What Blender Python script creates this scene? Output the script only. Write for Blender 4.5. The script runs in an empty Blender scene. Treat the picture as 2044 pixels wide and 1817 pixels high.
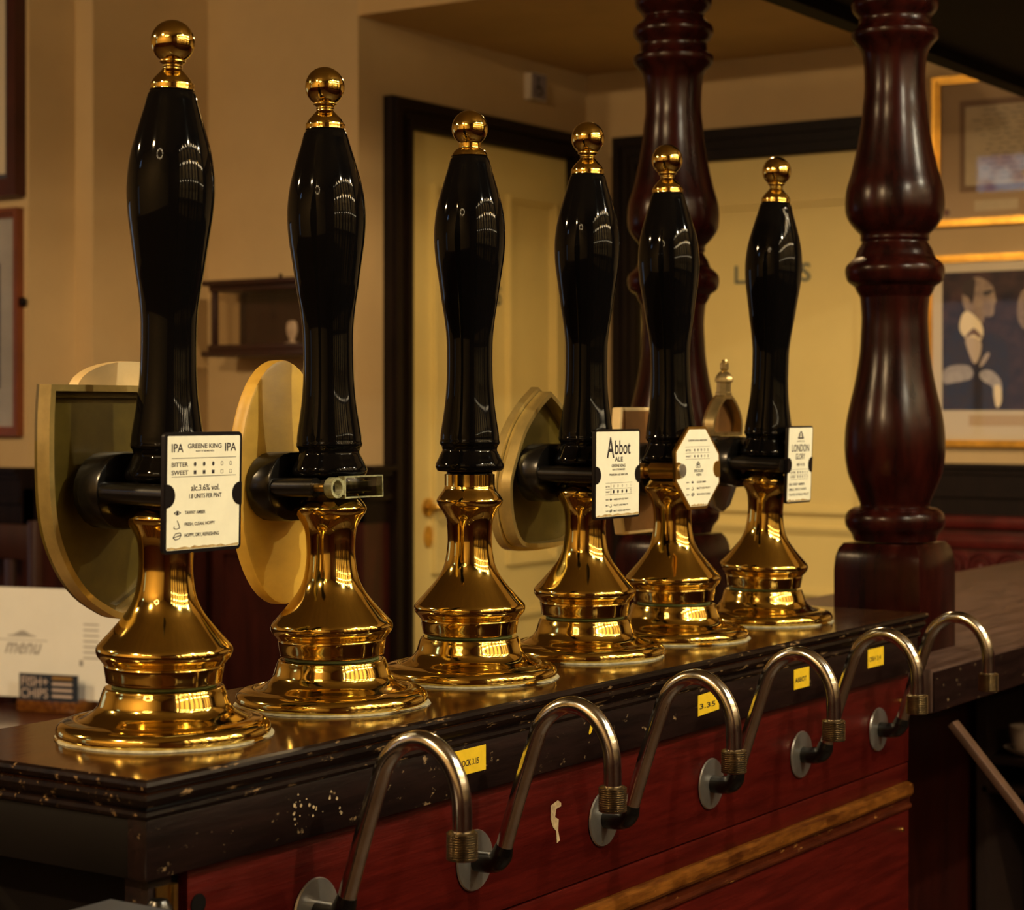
import bpy, bmesh, math, random
from mathutils import Vector, Matrix, Euler

# ------------------------------------------------------------------ scene, camera, world, light
SC = bpy.context.scene
COL = SC.collection
random.seed(4)

cam_data = bpy.data.cameras.new('camera')
cam = bpy.data.objects.new('camera', cam_data)
COL.objects.link(cam)
cam.location = (1.0722, -1.1178, 0.247)
cam.rotation_euler = (math.radians(90), 0, math.asin(0.5586))
cam_data.sensor_fit = 'HORIZONTAL'
cam_data.sensor_width = 36.0
cam_data.lens = 4000.0 / 2044.0 * 36.0
cam_data.shift_y = -88.5 / 2044.0
cam_data.clip_start = 0.05
cam_data.dof.use_dof = True
cam_data.dof.focus_distance = 1.75
cam_data.dof.aperture_fstop = 11.0
SC.camera = cam

world = bpy.data.worlds.new('dusk')
SC.world = world
world.use_nodes = True
bg = world.node_tree.nodes['Background']
bg.inputs[0].default_value = (0.62, 0.74, 1.0, 1)
bg.inputs[1].default_value = 0.9

SC.view_settings.view_transform = 'Standard'
SC.view_settings.look = 'None'
SC.view_settings.exposure = 0.2
SC.view_settings.gamma = 1.0
SC.view_settings.use_curve_mapping = False

FLOOR = -1.123
CEIL = 2.0
WARM = (1.0, 0.70, 0.36)


# ------------------------------------------------------------------ materials
def nmat(name):
    m = bpy.data.materials.new(name)
    m.use_nodes = True
    return m, m.node_tree, m.node_tree.nodes['Principled BSDF']


def mat(name, col, rough=0.5, metal=0.0, coat=0.0, var=0.0, vscale=8.0, stretch=(1, 1, 1), col2=None,
        bump=0.0, bscale=60.0, spec=0.5, rvar=0.0, coat_rough=0.08, emit=None, estr=0.0):
    m, nt, b = nmat(name)
    b.inputs['Base Color'].default_value = (*col, 1)
    b.inputs['Roughness'].default_value = rough
    b.inputs['Metallic'].default_value = metal
    b.inputs['Coat Weight'].default_value = coat
    b.inputs['Coat Roughness'].default_value = coat_rough
    b.inputs['Specular IOR Level'].default_value = spec
    if emit:
        b.inputs['Emission Color'].default_value = (*emit, 1)
        b.inputs['Emission Strength'].default_value = estr
    tc = nt.nodes.new('ShaderNodeTexCoord')
    mp = nt.nodes.new('ShaderNodeMapping')
    mp.inputs['Scale'].default_value = stretch
    nt.links.new(tc.outputs['Object'], mp.inputs['Vector'])
    if var > 0 or col2:
        n = nt.nodes.new('ShaderNodeTexNoise')
        n.inputs['Scale'].default_value = vscale
        n.inputs['Detail'].default_value = 6
        n.inputs['Roughness'].default_value = 0.62
        nt.links.new(mp.outputs[0], n.inputs['Vector'])
        r = nt.nodes.new('ShaderNodeValToRGB')
        c2 = col2 or tuple(max(0, c * (1 - var)) for c in col)
        r.color_ramp.elements[0].position = 0.36
        r.color_ramp.elements[1].position = 0.66
        r.color_ramp.elements[0].color = (*c2, 1)
        r.color_ramp.elements[1].color = (*col, 1)
        nt.links.new(n.outputs['Fac'], r.inputs['Fac'])
        nt.links.new(r.outputs[0], b.inputs['Base Color'])
        if rvar > 0:
            mr = nt.nodes.new('ShaderNodeMapRange')
            mr.inputs['To Min'].default_value = rough
            mr.inputs['To Max'].default_value = rough + rvar
            nt.links.new(n.outputs['Fac'], mr.inputs['Value'])
            nt.links.new(mr.outputs[0], b.inputs['Roughness'])
    if bump > 0:
        n2 = nt.nodes.new('ShaderNodeTexNoise')
        n2.inputs['Scale'].default_value = bscale
        n2.inputs['Detail'].default_value = 4
        nt.links.new(mp.outputs[0], n2.inputs['Vector'])
        bp = nt.nodes.new('ShaderNodeBump')
        bp.inputs['Strength'].default_value = bump
        bp.inputs['Distance'].default_value = 0.002
        nt.links.new(n2.outputs['Fac'], bp.inputs['Height'])
        nt.links.new(bp.outputs[0], b.inputs['Normal'])
    return m


def worn_wood(name, dark, light, chip, rough, stretch, chip_at=0.70, coat=0.3, bump=0.15, cs=(1, 1, 1), spec=0.16):
    """grained varnished wood with small pale chips where the varnish has gone"""
    m = mat(name, light, rough, coat=coat, col2=dark, vscale=9, stretch=stretch, bump=bump, bscale=30, rvar=0.12, spec=spec)
    nt = m.node_tree
    b = nt.nodes['Principled BSDF']
    src = b.inputs['Base Color'].links[0].from_socket
    tc = nt.nodes.new('ShaderNodeTexCoord')
    n = nt.nodes.new('ShaderNodeTexNoise')
    n.inputs['Scale'].default_value = 90
    n.inputs['Detail'].default_value = 5
    n.inputs['Roughness'].default_value = 0.7
    mp = nt.nodes.new('ShaderNodeMapping')
    mp.inputs['Scale'].default_value = cs
    nt.links.new(tc.outputs['Object'], mp.inputs['Vector'])
    nt.links.new(mp.outputs[0], n.inputs['Vector'])
    r = nt.nodes.new('ShaderNodeValToRGB')
    r.color_ramp.elements[0].position = chip_at
    r.color_ramp.elements[1].position = chip_at + 0.05
    r.color_ramp.elements[0].color = (0, 0, 0, 1)
    r.color_ramp.elements[1].color = (1, 1, 1, 1)
    nt.links.new(n.outputs['Fac'], r.inputs['Fac'])
    mx = nt.nodes.new('ShaderNodeMixRGB')
    mx.inputs[2].default_value = (*chip, 1)
    nt.links.new(r.outputs[0], mx.inputs[0])
    nt.links.new(src, mx.inputs[1])
    nt.links.new(mx.outputs[0], b.inputs['Base Color'])
    return m


def glass_mat(name, tint=(1, 1, 1), rough=0.02, boost=1.0):
    m = bpy.data.materials.new(name)
    m.use_nodes = True
    nt = m.node_tree
    nt.nodes.clear()
    out = nt.nodes.new('ShaderNodeOutputMaterial')
    tr = nt.nodes.new('ShaderNodeBsdfTransparent')
    tr.inputs[0].default_value = (*tint, 1)
    gl = nt.nodes.new('ShaderNodeBsdfGlossy')
    gl.inputs['Roughness'].default_value = rough
    fr = nt.nodes.new('ShaderNodeFresnel')
    fr.inputs['IOR'].default_value = 1.5 * boost
    mx = nt.nodes.new('ShaderNodeMixShader')
    # reflect only where light enters the pane, so the second face does not mirror it all back
    ge = nt.nodes.new('ShaderNodeNewGeometry')
    inv = nt.nodes.new('ShaderNodeMath')
    inv.operation = 'SUBTRACT'
    inv.inputs[0].default_value = 1.0
    mul = nt.nodes.new('ShaderNodeMath')
    mul.operation = 'MULTIPLY'
    nt.links.new(ge.outputs['Backfacing'], inv.inputs[1])
    nt.links.new(fr.outputs[0], mul.inputs[0])
    nt.links.new(inv.outputs[0], mul.inputs[1])
    nt.links.new(mul.outputs[0], mx.inputs[0])
    nt.links.new(tr.outputs[0], mx.inputs[1])
    nt.links.new(gl.outputs[0], mx.inputs[2])
    nt.links.new(mx.outputs[0], out.inputs[0])
    return m


def emit_mat(name, col, s):
    m = bpy.data.materials.new(name)
    m.use_nodes = True
    nt = m.node_tree
    nt.nodes.clear()
    out = nt.nodes.new('ShaderNodeOutputMaterial')
    e = nt.nodes.new('ShaderNodeEmission')
    e.inputs[0].default_value = (*col, 1)
    e.inputs[1].default_value = s
    nt.links.new(e.outputs[0], out.inputs[0])
    return m


M = {}
M['wall'] = mat('cream_wall_paint', (0.52, 0.375, 0.195), 0.75, var=0.10, vscale=3.0, bump=0.05, bscale=200)
M['soffit'] = mat('aged_ceiling_paint', (0.58, 0.40, 0.19), 0.8, var=0.15, vscale=2.5)
M['door'] = mat('cream_gloss_paint', (0.72, 0.58, 0.23), 0.42, var=0.06, vscale=4.0)
M['black_frame'] = mat('black_stained_wood', (0.010, 0.0045, 0.0035), 0.45, var=0.5, spec=0.15, stretch=(8, 8, 1))
M['dado'] = mat('red_mahogany_panelling', (0.045, 0.007, 0.004), 0.38, var=0.5, vscale=6, stretch=(6, 6, 1))
M['floor'] = mat('dark_floor_boards', (0.06, 0.03, 0.015), 0.5, var=0.4, stretch=(1, 8, 1))
M['ceiling'] = mat('smoke_stained_ceiling', (0.27, 0.19, 0.09), 0.8, var=0.2)
M['brass'] = mat('polished_brass', (0.86, 0.63, 0.17), 0.06, metal=1.0, var=0.14, vscale=14, rvar=0.05)
M['brass_dull'] = mat('worn_brass', (0.80, 0.50, 0.13), 0.28, metal=1.0, var=0.3, vscale=40)
M['black'] = mat('black_lacquer', (0.0025, 0.0022, 0.0022), 0.05, spec=0.15)
M['black_satin'] = mat('black_plastic', (0.004, 0.0035, 0.003), 0.25, bump=0.06, bscale=80)
M['verdigris'] = mat('pale_sealant', (0.42, 0.40, 0.28), 0.6, var=0.5, vscale=120)
M['patina'] = mat('green_patina', (0.10, 0.16, 0.10), 0.6, var=0.5, vscale=90)
M['top'] = mat('varnished_brown_top', (0.050, 0.018, 0.005), 0.07, coat=0.0, col2=(0.020, 0.007, 0.003), vscale=10,
               stretch=(9, 1, 1), rvar=0.07, bump=0.05, bscale=40)
M['mould'] = worn_wood('black_brown_moulding', (0.003, 0.0015, 0.0015), (0.010, 0.005, 0.004), (0.24, 0.15, 0.07), 0.24, (6, 1, 6), 0.595, coat=0.0, cs=(1.6, 0.35, 1.6))
M['fascia'] = worn_wood('scuffed_fascia_board', (0.005, 0.0025, 0.0025), (0.014, 0.006, 0.005), (0.22, 0.15, 0.08), 0.34, (8, 1, 8), 0.635, coat=0.0, cs=(1, 0.6, 1))
M['redpanel'] = worn_wood('red_mahogany_front', (0.038, 0.0025, 0.0015), (0.075, 0.0050, 0.0030), (0.25, 0.12, 0.05), 0.32, (12, 1, 12), 0.74, coat=0.0)
M['ledge'] = worn_wood('worn_gold_lit_ledge', (0.060, 0.016, 0.003), (0.20, 0.072, 0.010), (0.34, 0.16, 0.04), 0.28, (14, 2, 14), 0.66)
M['ledgered'] = worn_wood('red_brown_bead', (0.030, 0.005, 0.002), (0.085, 0.016, 0.004), (0.34, 0.16, 0.04), 0.30, (10, 1, 10), 0.62, cs=(1.6, 0.4, 1.6))
M['black_and_shade'] = mat('black_and_end_shade', (0.003, 0.002, 0.002), 0.6, var=0.4, spec=0.15)  # plain black; on the cabinet end it holds the shade
M['column'] = mat('turned_mahogany', (0.026, 0.0038, 0.0024), 0.24, coat=0.0, spec=0.15, col2=(0.006, 0.0012, 0.0010), vscale=7,
                  stretch=(5, 5, 0.8), bump=0.08, bscale=25, coat_rough=0.2)
M['canopy'] = mat('dark_gantry_wood', (0.0035, 0.0013, 0.001), 0.7, spec=0.1, var=0.4, stretch=(6, 1, 6))
M['bartop'] = mat('worn_oak_bar_top', (0.095, 0.055, 0.042), 0.36, col2=(0.040, 0.020, 0.014), vscale=6, stretch=(16, 1.6, 1), rvar=0.2, spec=0.3,
                  bump=0.08, bscale=20)
M['chrome'] = mat('tarnished_chrome', (0.74, 0.71, 0.66), 0.12, metal=1.0, var=0.25, vscale=50, rvar=0.10)
M['steel'] = mat('brushed_steel', (0.40, 0.42, 0.48), 0.35, metal=0.9, var=0.3, vscale=20)
M['steel_disc'] = mat('stainless_disc', (0.50, 0.48, 0.44), 0.30, metal=0.85, var=0.25, vscale=30)
M['nozzle'] = mat('tarnished_nozzle', (0.45, 0.36, 0.22), 0.25, metal=1.0, var=0.4, vscale=80)
M['card'] = mat('ivory_badge_face', (0.93, 0.92, 0.74), 0.45, var=0.05, vscale=60)
M['badge_black'] = mat('black_badge_back', (0.004, 0.003, 0.004), 0.3)
M['print'] = mat('dark_print', (0.016, 0.010, 0.014), 0.6)
M['rust'] = mat('brown_rust_stain', (0.30, 0.17, 0.04), 0.6, col2=(0.62, 0.48, 0.22), vscale=150)
M['gilt'] = mat('gilt_frame', (0.80, 0.42, 0.06), 0.30, metal=0.85, var=0.35, vscale=20)
M['olive'] = mat('olive_brass_tray', (0.13, 0.090, 0.012), 0.36, metal=0.25, var=0.4, vscale=18, coat=0.3)
M['olive_rim'] = mat('gilded_rim', (0.62, 0.46, 0.16), 0.28, metal=0.65, var=0.3, vscale=30)
M['ply'] = mat('yellowed_plywood', (0.64, 0.39, 0.055), 0.45, var=0.3, vscale=9, stretch=(1, 1, 2), bump=0.1)
M['palewood'] = mat('cream_wood_edge', (0.70, 0.52, 0.25), 0.5, var=0.2, vscale=20)
M['brownback'] = mat('brown_plate_back', (0.22, 0.095, 0.022), 0.45, var=0.3, vscale=20)
M['silver'] = mat('cast_pewter', (0.55, 0.51, 0.42), 0.3, metal=0.9, var=0.3, vscale=40)
M['silver_gilt'] = mat('gilded_pewter', (0.66, 0.52, 0.25), 0.28, metal=0.9, var=0.3, vscale=60)
M['acrylic'] = glass_mat('clear_acrylic', (0.75, 0.76, 0.55), 0.12, 1.25)
M['acrylic_edge'] = mat('scratched_acrylic_edge', (0.42, 0.42, 0.24), 0.3, var=0.6, vscale=150)
M['glass'] = glass_mat('picture_glass', (1, 1, 1), 0.015, 0.93)
M['caseglass'] = glass_mat('case_glass', (0.95, 0.93, 0.9), 0.02, 1.0)
M['red_frame'] = mat('dark_red_frame', (0.050, 0.008, 0.006), 0.35, var=0.4)
M['orange_frame'] = mat('red_brown_frame', (0.17, 0.040, 0.010), 0.4, var=0.3)
M['mount'] = mat('cream_picture_mount', (0.58, 0.50, 0.38), 0.8)
M['mount_tan'] = mat('tan_picture_mount', (0.46, 0.33, 0.20), 0.8)
M['mount_grey'] = mat('grey_inner_mount', (0.25, 0.16, 0.10), 0.8)
M['paper'] = mat('aged_paper', (0.62, 0.52, 0.36), 0.8, var=0.1, vscale=30)
M['ink'] = mat('faded_ink', (0.09, 0.07, 0.07), 0.8)
M['greypic'] = mat('grey_print', (0.36, 0.34, 0.34), 0.8, var=0.2, vscale=8)
M['slate'] = mat('grey_print_dark', (0.05, 0.05, 0.07), 0.8)
M['stickers'] = mat('yellow_sticker', (0.86, 0.58, 0.02), 0.5, var=0.1, vscale=100)
M['residue'] = mat('pale_paper_residue', (0.55, 0.42, 0.24), 0.8, var=0.4, vscale=200)
M['teal'] = mat('grey_green_lettering', (0.075, 0.10, 0.09), 0.5)
M['menu'] = mat('white_menu_card', (0.90, 0.90, 0.86), 0.6, var=0.05)
M['menugrey'] = mat('grey_menu_print', (0.34, 0.33, 0.33), 0.6)
M['navy'] = mat('navy_label', (0.010, 0.018, 0.035), 0.5)
M['pinkprint'] = mat('pale_label_print', (0.50, 0.40, 0.36), 0.6)
M['amberprint'] = mat('amber_label_print', (0.28, 0.15, 0.03), 0.6)
M['tablewood'] = mat('reddish_table_wood', (0.10, 0.030, 0.012), 0.28, var=0.4, stretch=(1, 9, 1), coat=0.3)
M['chairwood'] = mat('dark_chair_wood', (0.032, 0.007, 0.004), 0.4, var=0.4, stretch=(8, 8, 1))
M['plum'] = mat('dark_plum_leather', (0.020, 0.009, 0.012), 0.35, bump=0.1, bscale=120)
M['redpipe'] = mat('red_piping', (0.16, 0.015, 0.018), 0.5)
M['carved'] = mat('carved_red_settle', (0.085, 0.008, 0.007), 0.30, var=0.4, vscale=20)
M['sign'] = mat('white_sign_edge', (0.62, 0.55, 0.46), 0.5)
M['signface'] = mat('grey_sign_face', (0.22, 0.19, 0.22), 0.45)
M['glassware'] = mat('pale_china', (0.62, 0.50, 0.42), 0.35)
M['bracewood'] = mat('raw_wooden_brace', (0.10, 0.050, 0.030), 0.5, var=0.3, vscale=20)
M['shelfwood'] = mat('dark_shelf_wood', (0.030, 0.016, 0.012), 0.5, var=0.3)
M['porcelain'] = M['glassware']
M['bulb'] = emit_mat('warm_bulb_glow', (1.0, 0.74, 0.40), 150.0)
M['led'] = emit_mat('warm_spot_glow', (1.0, 0.78, 0.46), 130.0)
M['shade'] = mat('dark_lamp_shade', (0.10, 0.07, 0.03), 0.6)
M['bottle_green'] = mat('green_bottle_glass', (0.01, 0.06, 0.015), 0.06, coat=0.5)
M['bottle_amber'] = mat('amber_bottle_glass', (0.30, 0.09, 0.01), 0.06, coat=0.5)
M['bottle_clear'] = mat('clear_bottle_glass', (0.55, 0.50, 0.40), 0.06, coat=0.5)
M['bottle_red'] = mat('red_bottle_glass', (0.35, 0.01, 0.01), 0.06, coat=0.5)
M['backpanel'] = mat('cream_shelf_back', (0.62, 0.46, 0.22), 0.5)


# ------------------------------------------------------------------ mesh helpers
class MB:
    """collects geometry; build() links it as one mesh object"""

    def __init__(self):
        self.v = []
        self.f = []

    def add(self, vs, fs):
        o = len(self.v)
        self.v += [tuple(p) for p in vs]
        self.f += [tuple(i + o for i in q) for q in fs]
        return self

    def box(self, x0, x1, y0, y1, z0, z1):
        vs = [(x, y, z) for z in (z0, z1) for y in (y0, y1) for x in (x0, x1)]
        return self.add(vs, [(0, 2, 3, 1), (4, 5, 7, 6), (0, 1, 5, 4), (2, 6, 7, 3), (0, 4, 6, 2), (1, 3, 7, 5)])

    def lathe(self, prof, segs=64, cap=True, axis='z', origin=(0, 0, 0)):
        vs, fs = [], []
        for r, z in prof:
            for i in range(segs):
                a = 2 * math.pi * i / segs
                p = (r * math.cos(a), r * math.sin(a), z)
                if axis == 'x':
                    p = (p[2], p[0], p[1])
                elif axis == 'y':
                    p = (p[1], p[2], p[0])
                vs.append((p[0] + origin[0], p[1] + origin[1], p[2] + origin[2]))
        for k in range(len(prof) - 1):
            for i in range(segs):
                j = (i + 1) % segs
                fs.append((k * segs + i, k * segs + j, (k + 1) * segs + j, (k + 1) * segs + i))
        if cap:
            fs.append(tuple(range(segs - 1, -1, -1)))
            fs.append(tuple((len(prof) - 1) * segs + i for i in range(segs)))
        return self.add(vs, fs)

    def prism(self, pts, n0, n1, face='x+', o=(0, 0, 0)):
        """closed 2-D outline (u, v) extruded from n0 to n1 along the face normal"""
        n = len(pts)
        vs = [place(face, u, v, n0, o) for u, v in pts] + [place(face, u, v, n1, o) for u, v in pts]
        fs = [tuple(range(n - 1, -1, -1)), tuple(range(n, 2 * n))]
        fs += [(i, (i + 1) % n, n + (i + 1) % n, n + i) for i in range(n)]
        return self.add(vs, fs)

    def ring(self, pts, pts2, n0, n1, face='x+', o=(0, 0, 0)):
        """band between two outlines with the same number of points"""
        n = len(pts)
        vs = []
        for P_, nn in ((pts, n0), (pts, n1), (pts2, n1), (pts2, n0)):
            vs += [place(face, u, v, nn, o) for u, v in P_]
        fs = []
        for k in range(4):
            a, b = k * n, ((k + 1) % 4) * n
            fs += [(a + i, a + (i + 1) % n, b + (i + 1) % n, b + i) for i in range(n)]
        return self.add(vs, fs)

    def tube(self, path, r, segs=14, cap=True):
        pts = [Vector(p) for p in path]
        rs = r if isinstance(r, (list, tuple)) else [r] * len(pts)
        t0 = (pts[1] - pts[0]).normalized()
        up = Vector((0, 1, 0)) if abs(t0.y) < 0.9 else Vector((1, 0, 0))
        vs, fs = [], []
        for k, p in enumerate(pts):
            t = (pts[min(k + 1, len(pts) - 1)] - pts[max(k - 1, 0)]).normalized()
            s = t.cross(up).normalized()
            w = s.cross(t).normalized()
            for i in range(segs):
                a = 2 * math.pi * i / segs
                vs.append(p + (s * math.cos(a) + w * math.sin(a)) * rs[k])
        for k in range(len(pts) - 1):
            for i in range(segs):
                j = (i + 1) % segs
                fs.append((k * segs + i, k * segs + j, (k + 1) * segs + j, (k + 1) * segs + i))
        if cap:
            fs.append(tuple(range(segs - 1, -1, -1)))
            fs.append(tuple((len(pts) - 1) * segs + i for i in range(segs)))
        return self.add(vs, fs)

    def build(self, name, m, parent=None, angle=35, bevel=0.0, loc=None, rot=None):
        me = bpy.data.meshes.new(name)
        me.from_pydata([tuple(p) for p in self.v], [], self.f)
        bm = bmesh.new()
        bm.from_mesh(me)
        bmesh.ops.recalc_face_normals(bm, faces=bm.faces)
        if bevel > 0:
            ed = [e for e in bm.edges if len(e.link_faces) == 2 and e.calc_face_angle(0) > math.radians(40)]
            bmesh.ops.bevel(bm, geom=ed, offset=bevel, segments=2, profile=0.5, affect='EDGES')
        bm.to_mesh(me)
        bm.free()
        if angle:
            for p in me.polygons:
                p.use_smooth = True
            me.set_sharp_from_angle(angle=math.radians(angle))
        me.materials.append(m)
        o = bpy.data.objects.new(name, me)
        COL.objects.link(o)
        if parent:
            o.parent = parent
        if loc:
            o.location = loc
        if rot:
            o.rotation_euler = rot
        return o


def place(face, u, v, n, o=(0, 0, 0)):
    if face == 'x+':
        p = (n, u, v)
    elif face == 'x-':
        p = (-n, -u, v)
    elif face == 'y-':
        p = (u, -n, v)
    else:
        p = (u, v, n)
    return (p[0] + o[0], p[1] + o[1], p[2] + o[2])


def cr(pts, n=4):
    """Catmull-Rom through the points"""
    out = []
    for i in range(len(pts) - 1):
        p0 = pts[max(i - 1, 0)]
        p1, p2 = pts[i], pts[i + 1]
        p3 = pts[min(i + 2, len(pts) - 1)]
        for k in range(n):
            t = k / n
            out.append(tuple(0.5 * (2 * b + (c - a) * t + (2 * a - 5 * b + 4 * c - d) * t * t + (3 * b - a - 3 * c + d) * t ** 3)
                             for a, b, c, d in zip(p0, p1, p2, p3)))
    out.append(tuple(pts[-1]))
    return out


def soft(pts, k=2):
    """Chaikin corner cutting on a closed outline"""
    for _ in range(k):
        q = []
        for i in range(len(pts)):
            a, b = pts[i], pts[(i + 1) % len(pts)]
            q += [(a[0] * .75 + b[0] * .25, a[1] * .75 + b[1] * .25), (a[0] * .25 + b[0] * .75, a[1] * .25 + b[1] * .75)]
        pts = q
    return pts


def rrect(u0, u1, v0, v1, r, n=5):
    out = []
    for cx, cy, a0 in ((u1 - r, v1 - r, 0), (u0 + r, v1 - r, 90), (u0 + r, v0 + r, 180), (u1 - r, v0 + r, 270)):
        for k in range(n + 1):
            a = math.radians(a0 + 90 * k / n)
            out.append((cx + r * math.cos(a), cy + r * math.sin(a)))
    return out


def shrink(pts, d):
    """move an outline inwards by d (convex-ish outlines, counter-clockwise)"""
    n = len(pts)
    area = sum(pts[i][0] * pts[(i + 1) % n][1] - pts[(i + 1) % n][0] * pts[i][1] for i in range(n))
    sg = 1 if area > 0 else -1
    out = []
    for i in range(n):
        a, b, c = Vector(pts[i - 1]), Vector(pts[i]), Vector(pts[(i + 1) % n])
        e1, e2 = (b - a), (c - b)
        if e1.length < 1e-9 or e2.length < 1e-9:
            out.append(tuple(b))
            continue
        e1.normalize()
        e2.normalize()
        n1, n2 = Vector((-e1.y, e1.x)) * sg, Vector((-e2.y, e2.x)) * sg
        w = (n1 + n2)
        w = w / max(0.4, w.length_squared / 2) if w.length > 1e-6 else n1
        out.append(tuple(b + w * d))
    return out


def empty(name, loc=(0, 0, 0), rot=(0, 0, 0)):
    o = bpy.data.objects.new(name, None)
    o.empty_display_size = 0.05
    COL.objects.link(o)
    o.location = loc
    o.rotation_euler = rot
    return o


def tag(o, label, cat, group=None):
    o['label'] = label
    o['category'] = cat
    if group:
        o['group'] = group
    return o


def struct(o, label=None, cat=None):
    o['kind'] = 'structure'
    if label:
        o['label'] = label
    if cat:
        o['category'] = cat
    return o


_tc = {}


def text_geo(s):
    if s not in _tc:
        cu = bpy.data.curves.new('t', 'FONT')
        cu.body = s
        cu.resolution_u = 3
        cu.offset = 0.012
        ob = bpy.data.objects.new('t', cu)
        me = bpy.data.meshes.new_from_object(ob)
        vs = [(v.co.x, v.co.y) for v in me.vertices]
        fs = [tuple(p.vertices) for p in me.polygons]
        bpy.data.objects.remove(ob)
        bpy.data.curves.remove(cu)
        bpy.data.meshes.remove(me)
        _tc[s] = (vs, fs)
    return _tc[s]


def text_fit(mb, s, u0, u1, v0, v1, n, face='x+', o=(0, 0, 0), slant=0.0):
    vs, fs = text_geo(s)
    xs = [p[0] for p in vs]
    ys = [p[1] for p in vs]
    ax, bx, ay, by = min(xs), max(xs), min(ys), max(ys)
    sx, sy = (u1 - u0) / (bx - ax), (v1 - v0) / (by - ay)
    mb.add([place(face, u0 + (x - ax) * sx + slant * (y - ay) * sy, v0 + (y - ay) * sy, n, o) for x, y in vs], fs)


def quad(mb, u0, u1, v0, v1, n, face='x+', o=(0, 0, 0)):
    mb.add([place(face, u, v, n, o) for u, v in ((u0, v0), (u1, v0), (u1, v1), (u0, v1))], [(0, 1, 2, 3)])


def disc(mb, u, v, ru, rv, n, face='x+', o=(0, 0, 0), segs=12, hole=0.0):
    ring = [(u + ru * math.cos(2 * math.pi * i / segs), v + rv * math.sin(2 * math.pi * i / segs)) for i in range(segs)]
    if hole <= 0:
        mb.add([place(face, a, b, n, o) for a, b in ring], [tuple(range(segs))])
    else:
        inn = [(u + ru * hole * math.cos(2 * math.pi * i / segs), v + rv * hole * math.sin(2 * math.pi * i / segs)) for i in range(segs)]
        mb.add([place(face, a, b, n, o) for a, b in ring + inn],
               [(i, (i + 1) % segs, segs + (i + 1) % segs, segs + i) for i in range(segs)])


# ------------------------------------------------------------------ room shell
YR, YF, YP, Y1 = 3.79, 2.734, 2.329, 2.18          # back wall, left wall, pilaster front, picture wall
XG, XA, XB = -1.975, -2.468, -2.529                # door wall, recess side, pilaster side
SOF = 1.213
DADO = 0.112
XMAX, XMIN, YMIN = 2.35, -5.0, -3.0
TH = 0.1

struct(MB().box(XMIN - TH, XMAX + TH, YMIN - TH, YR + TH, FLOOR - 0.1, FLOOR).build('floor', M['floor'], angle=0))
struct(MB().box(XMIN - TH, XMAX + TH, YMIN - TH, YR + TH, CEIL, CEIL + 0.1).build('ceiling', M['ceiling'], angle=0))
struct(MB().box(XG, XMAX + TH, YR, YR + TH, FLOOR, CEIL).build('wall_back', M['wall'], angle=0))
struct(MB().box(XG - TH, XG, YF, YR + TH, FLOOR, CEIL).build('wall_lobby_side', M['wall'], angle=0))
struct(MB().box(XA - 0.02, XG - TH, YF, YF + TH, FLOOR, CEIL).build('wall_left', M['wall'], angle=0))
struct(MB().box(XB, XA, YP, YF + TH, FLOOR, CEIL).build('wall_pilaster', M['wall'], angle=0))
struct(MB().box(XMIN - TH, XB, Y1, YF + TH, FLOOR, CEIL).build('wall_picture_side', M['wall'], angle=0))
struct(MB().box(XG, XMAX, YF, YR, SOF, SOF + 0.12).build('ceiling_lobby', M['soffit'], angle=0))
struct(MB().box(XG, XMAX, YF, YF + 0.1, SOF + 0.12, CEIL).build('wall_header', M['wall'], angle=0))
struct(MB().box(XMAX, XMAX + TH, YMIN - TH, YR + TH, FLOOR, CEIL).build('wall_bar_back', M['dado'], angle=0))


def wall_with_hole(name, axis, c0, c1, a0, a1, z0, z1, h):
    """wall slab with one window opening h = (a0, a1, z0, z1)"""
    mb = MB()
    for b in ((a0, h[0], z0, z1), (h[1], a1, z0, z1), (h[0], h[1], z0, h[2]), (h[0], h[1], h[3], z1)):
        if axis == 'y':
            mb.box(b[0], b[1], c0, c1, b[2], b[3])
        else:
            mb.box(c0, c1, b[0], b[1], b[2], b[3])
    return struct(mb.build(name, M['wall'], angle=0))


H1 = (-3.75, -3.05, 0.06, 0.95)
H2 = (-0.05, 1.0, -0.1, 0.72)
wall_with_hole('wall_front', 'y', YMIN - TH, YMIN, XMIN - TH, XMAX + TH, FLOOR, CEIL, H1)
wall_with_hole('wall_street', 'x', XMIN - TH, XMIN, YMIN, Y1, FLOOR, CEIL, H2)
for n, (h, ax) in enumerate(((H1, 'y'), (H2, 'x'))):
    f, g = MB(), MB()
    t = 0.035
    mid = (h[0] + h[1]) / 2
    bars = [(h[0], h[0] + t, h[2], h[3]), (h[1] - t, h[1], h[2], h[3]), (h[0] + t, h[1] - t, h[2], h[2] + t),
            (h[0] + t, h[1] - t, h[3] - t, h[3]), (mid - t / 2, mid + t / 2, h[2] + t, h[3] - t)]
    for b in bars:
        if ax == 'y':
            f.box(b[0], b[1], YMIN - 0.08, YMIN - 0.02, b[2], b[3])
        else:
            f.box(XMIN - 0.08, XMIN - 0.02, b[0], b[1], b[2], b[3])
    fr = struct(f.build('window_%d' % (n + 1), M['black_frame'], angle=0))
    for k in range(2):
        a, b = (h[0] + t, mid - t / 2) if k == 0 else (mid + t / 2, h[1] - t)
        g = MB()
        if ax == 'y':
            g.box(a, b, YMIN - 0.052, YMIN - 0.048, h[2] + t, h[3] - t)
        else:
            g.box(XMIN - 0.052, XMIN - 0.048, a, b, h[2] + t, h[3] - t)
        g.build('pane', M['caseglass'], fr, angle=0)

# dado panelling: dark red boards with a black rail on top
dn = 0


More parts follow.
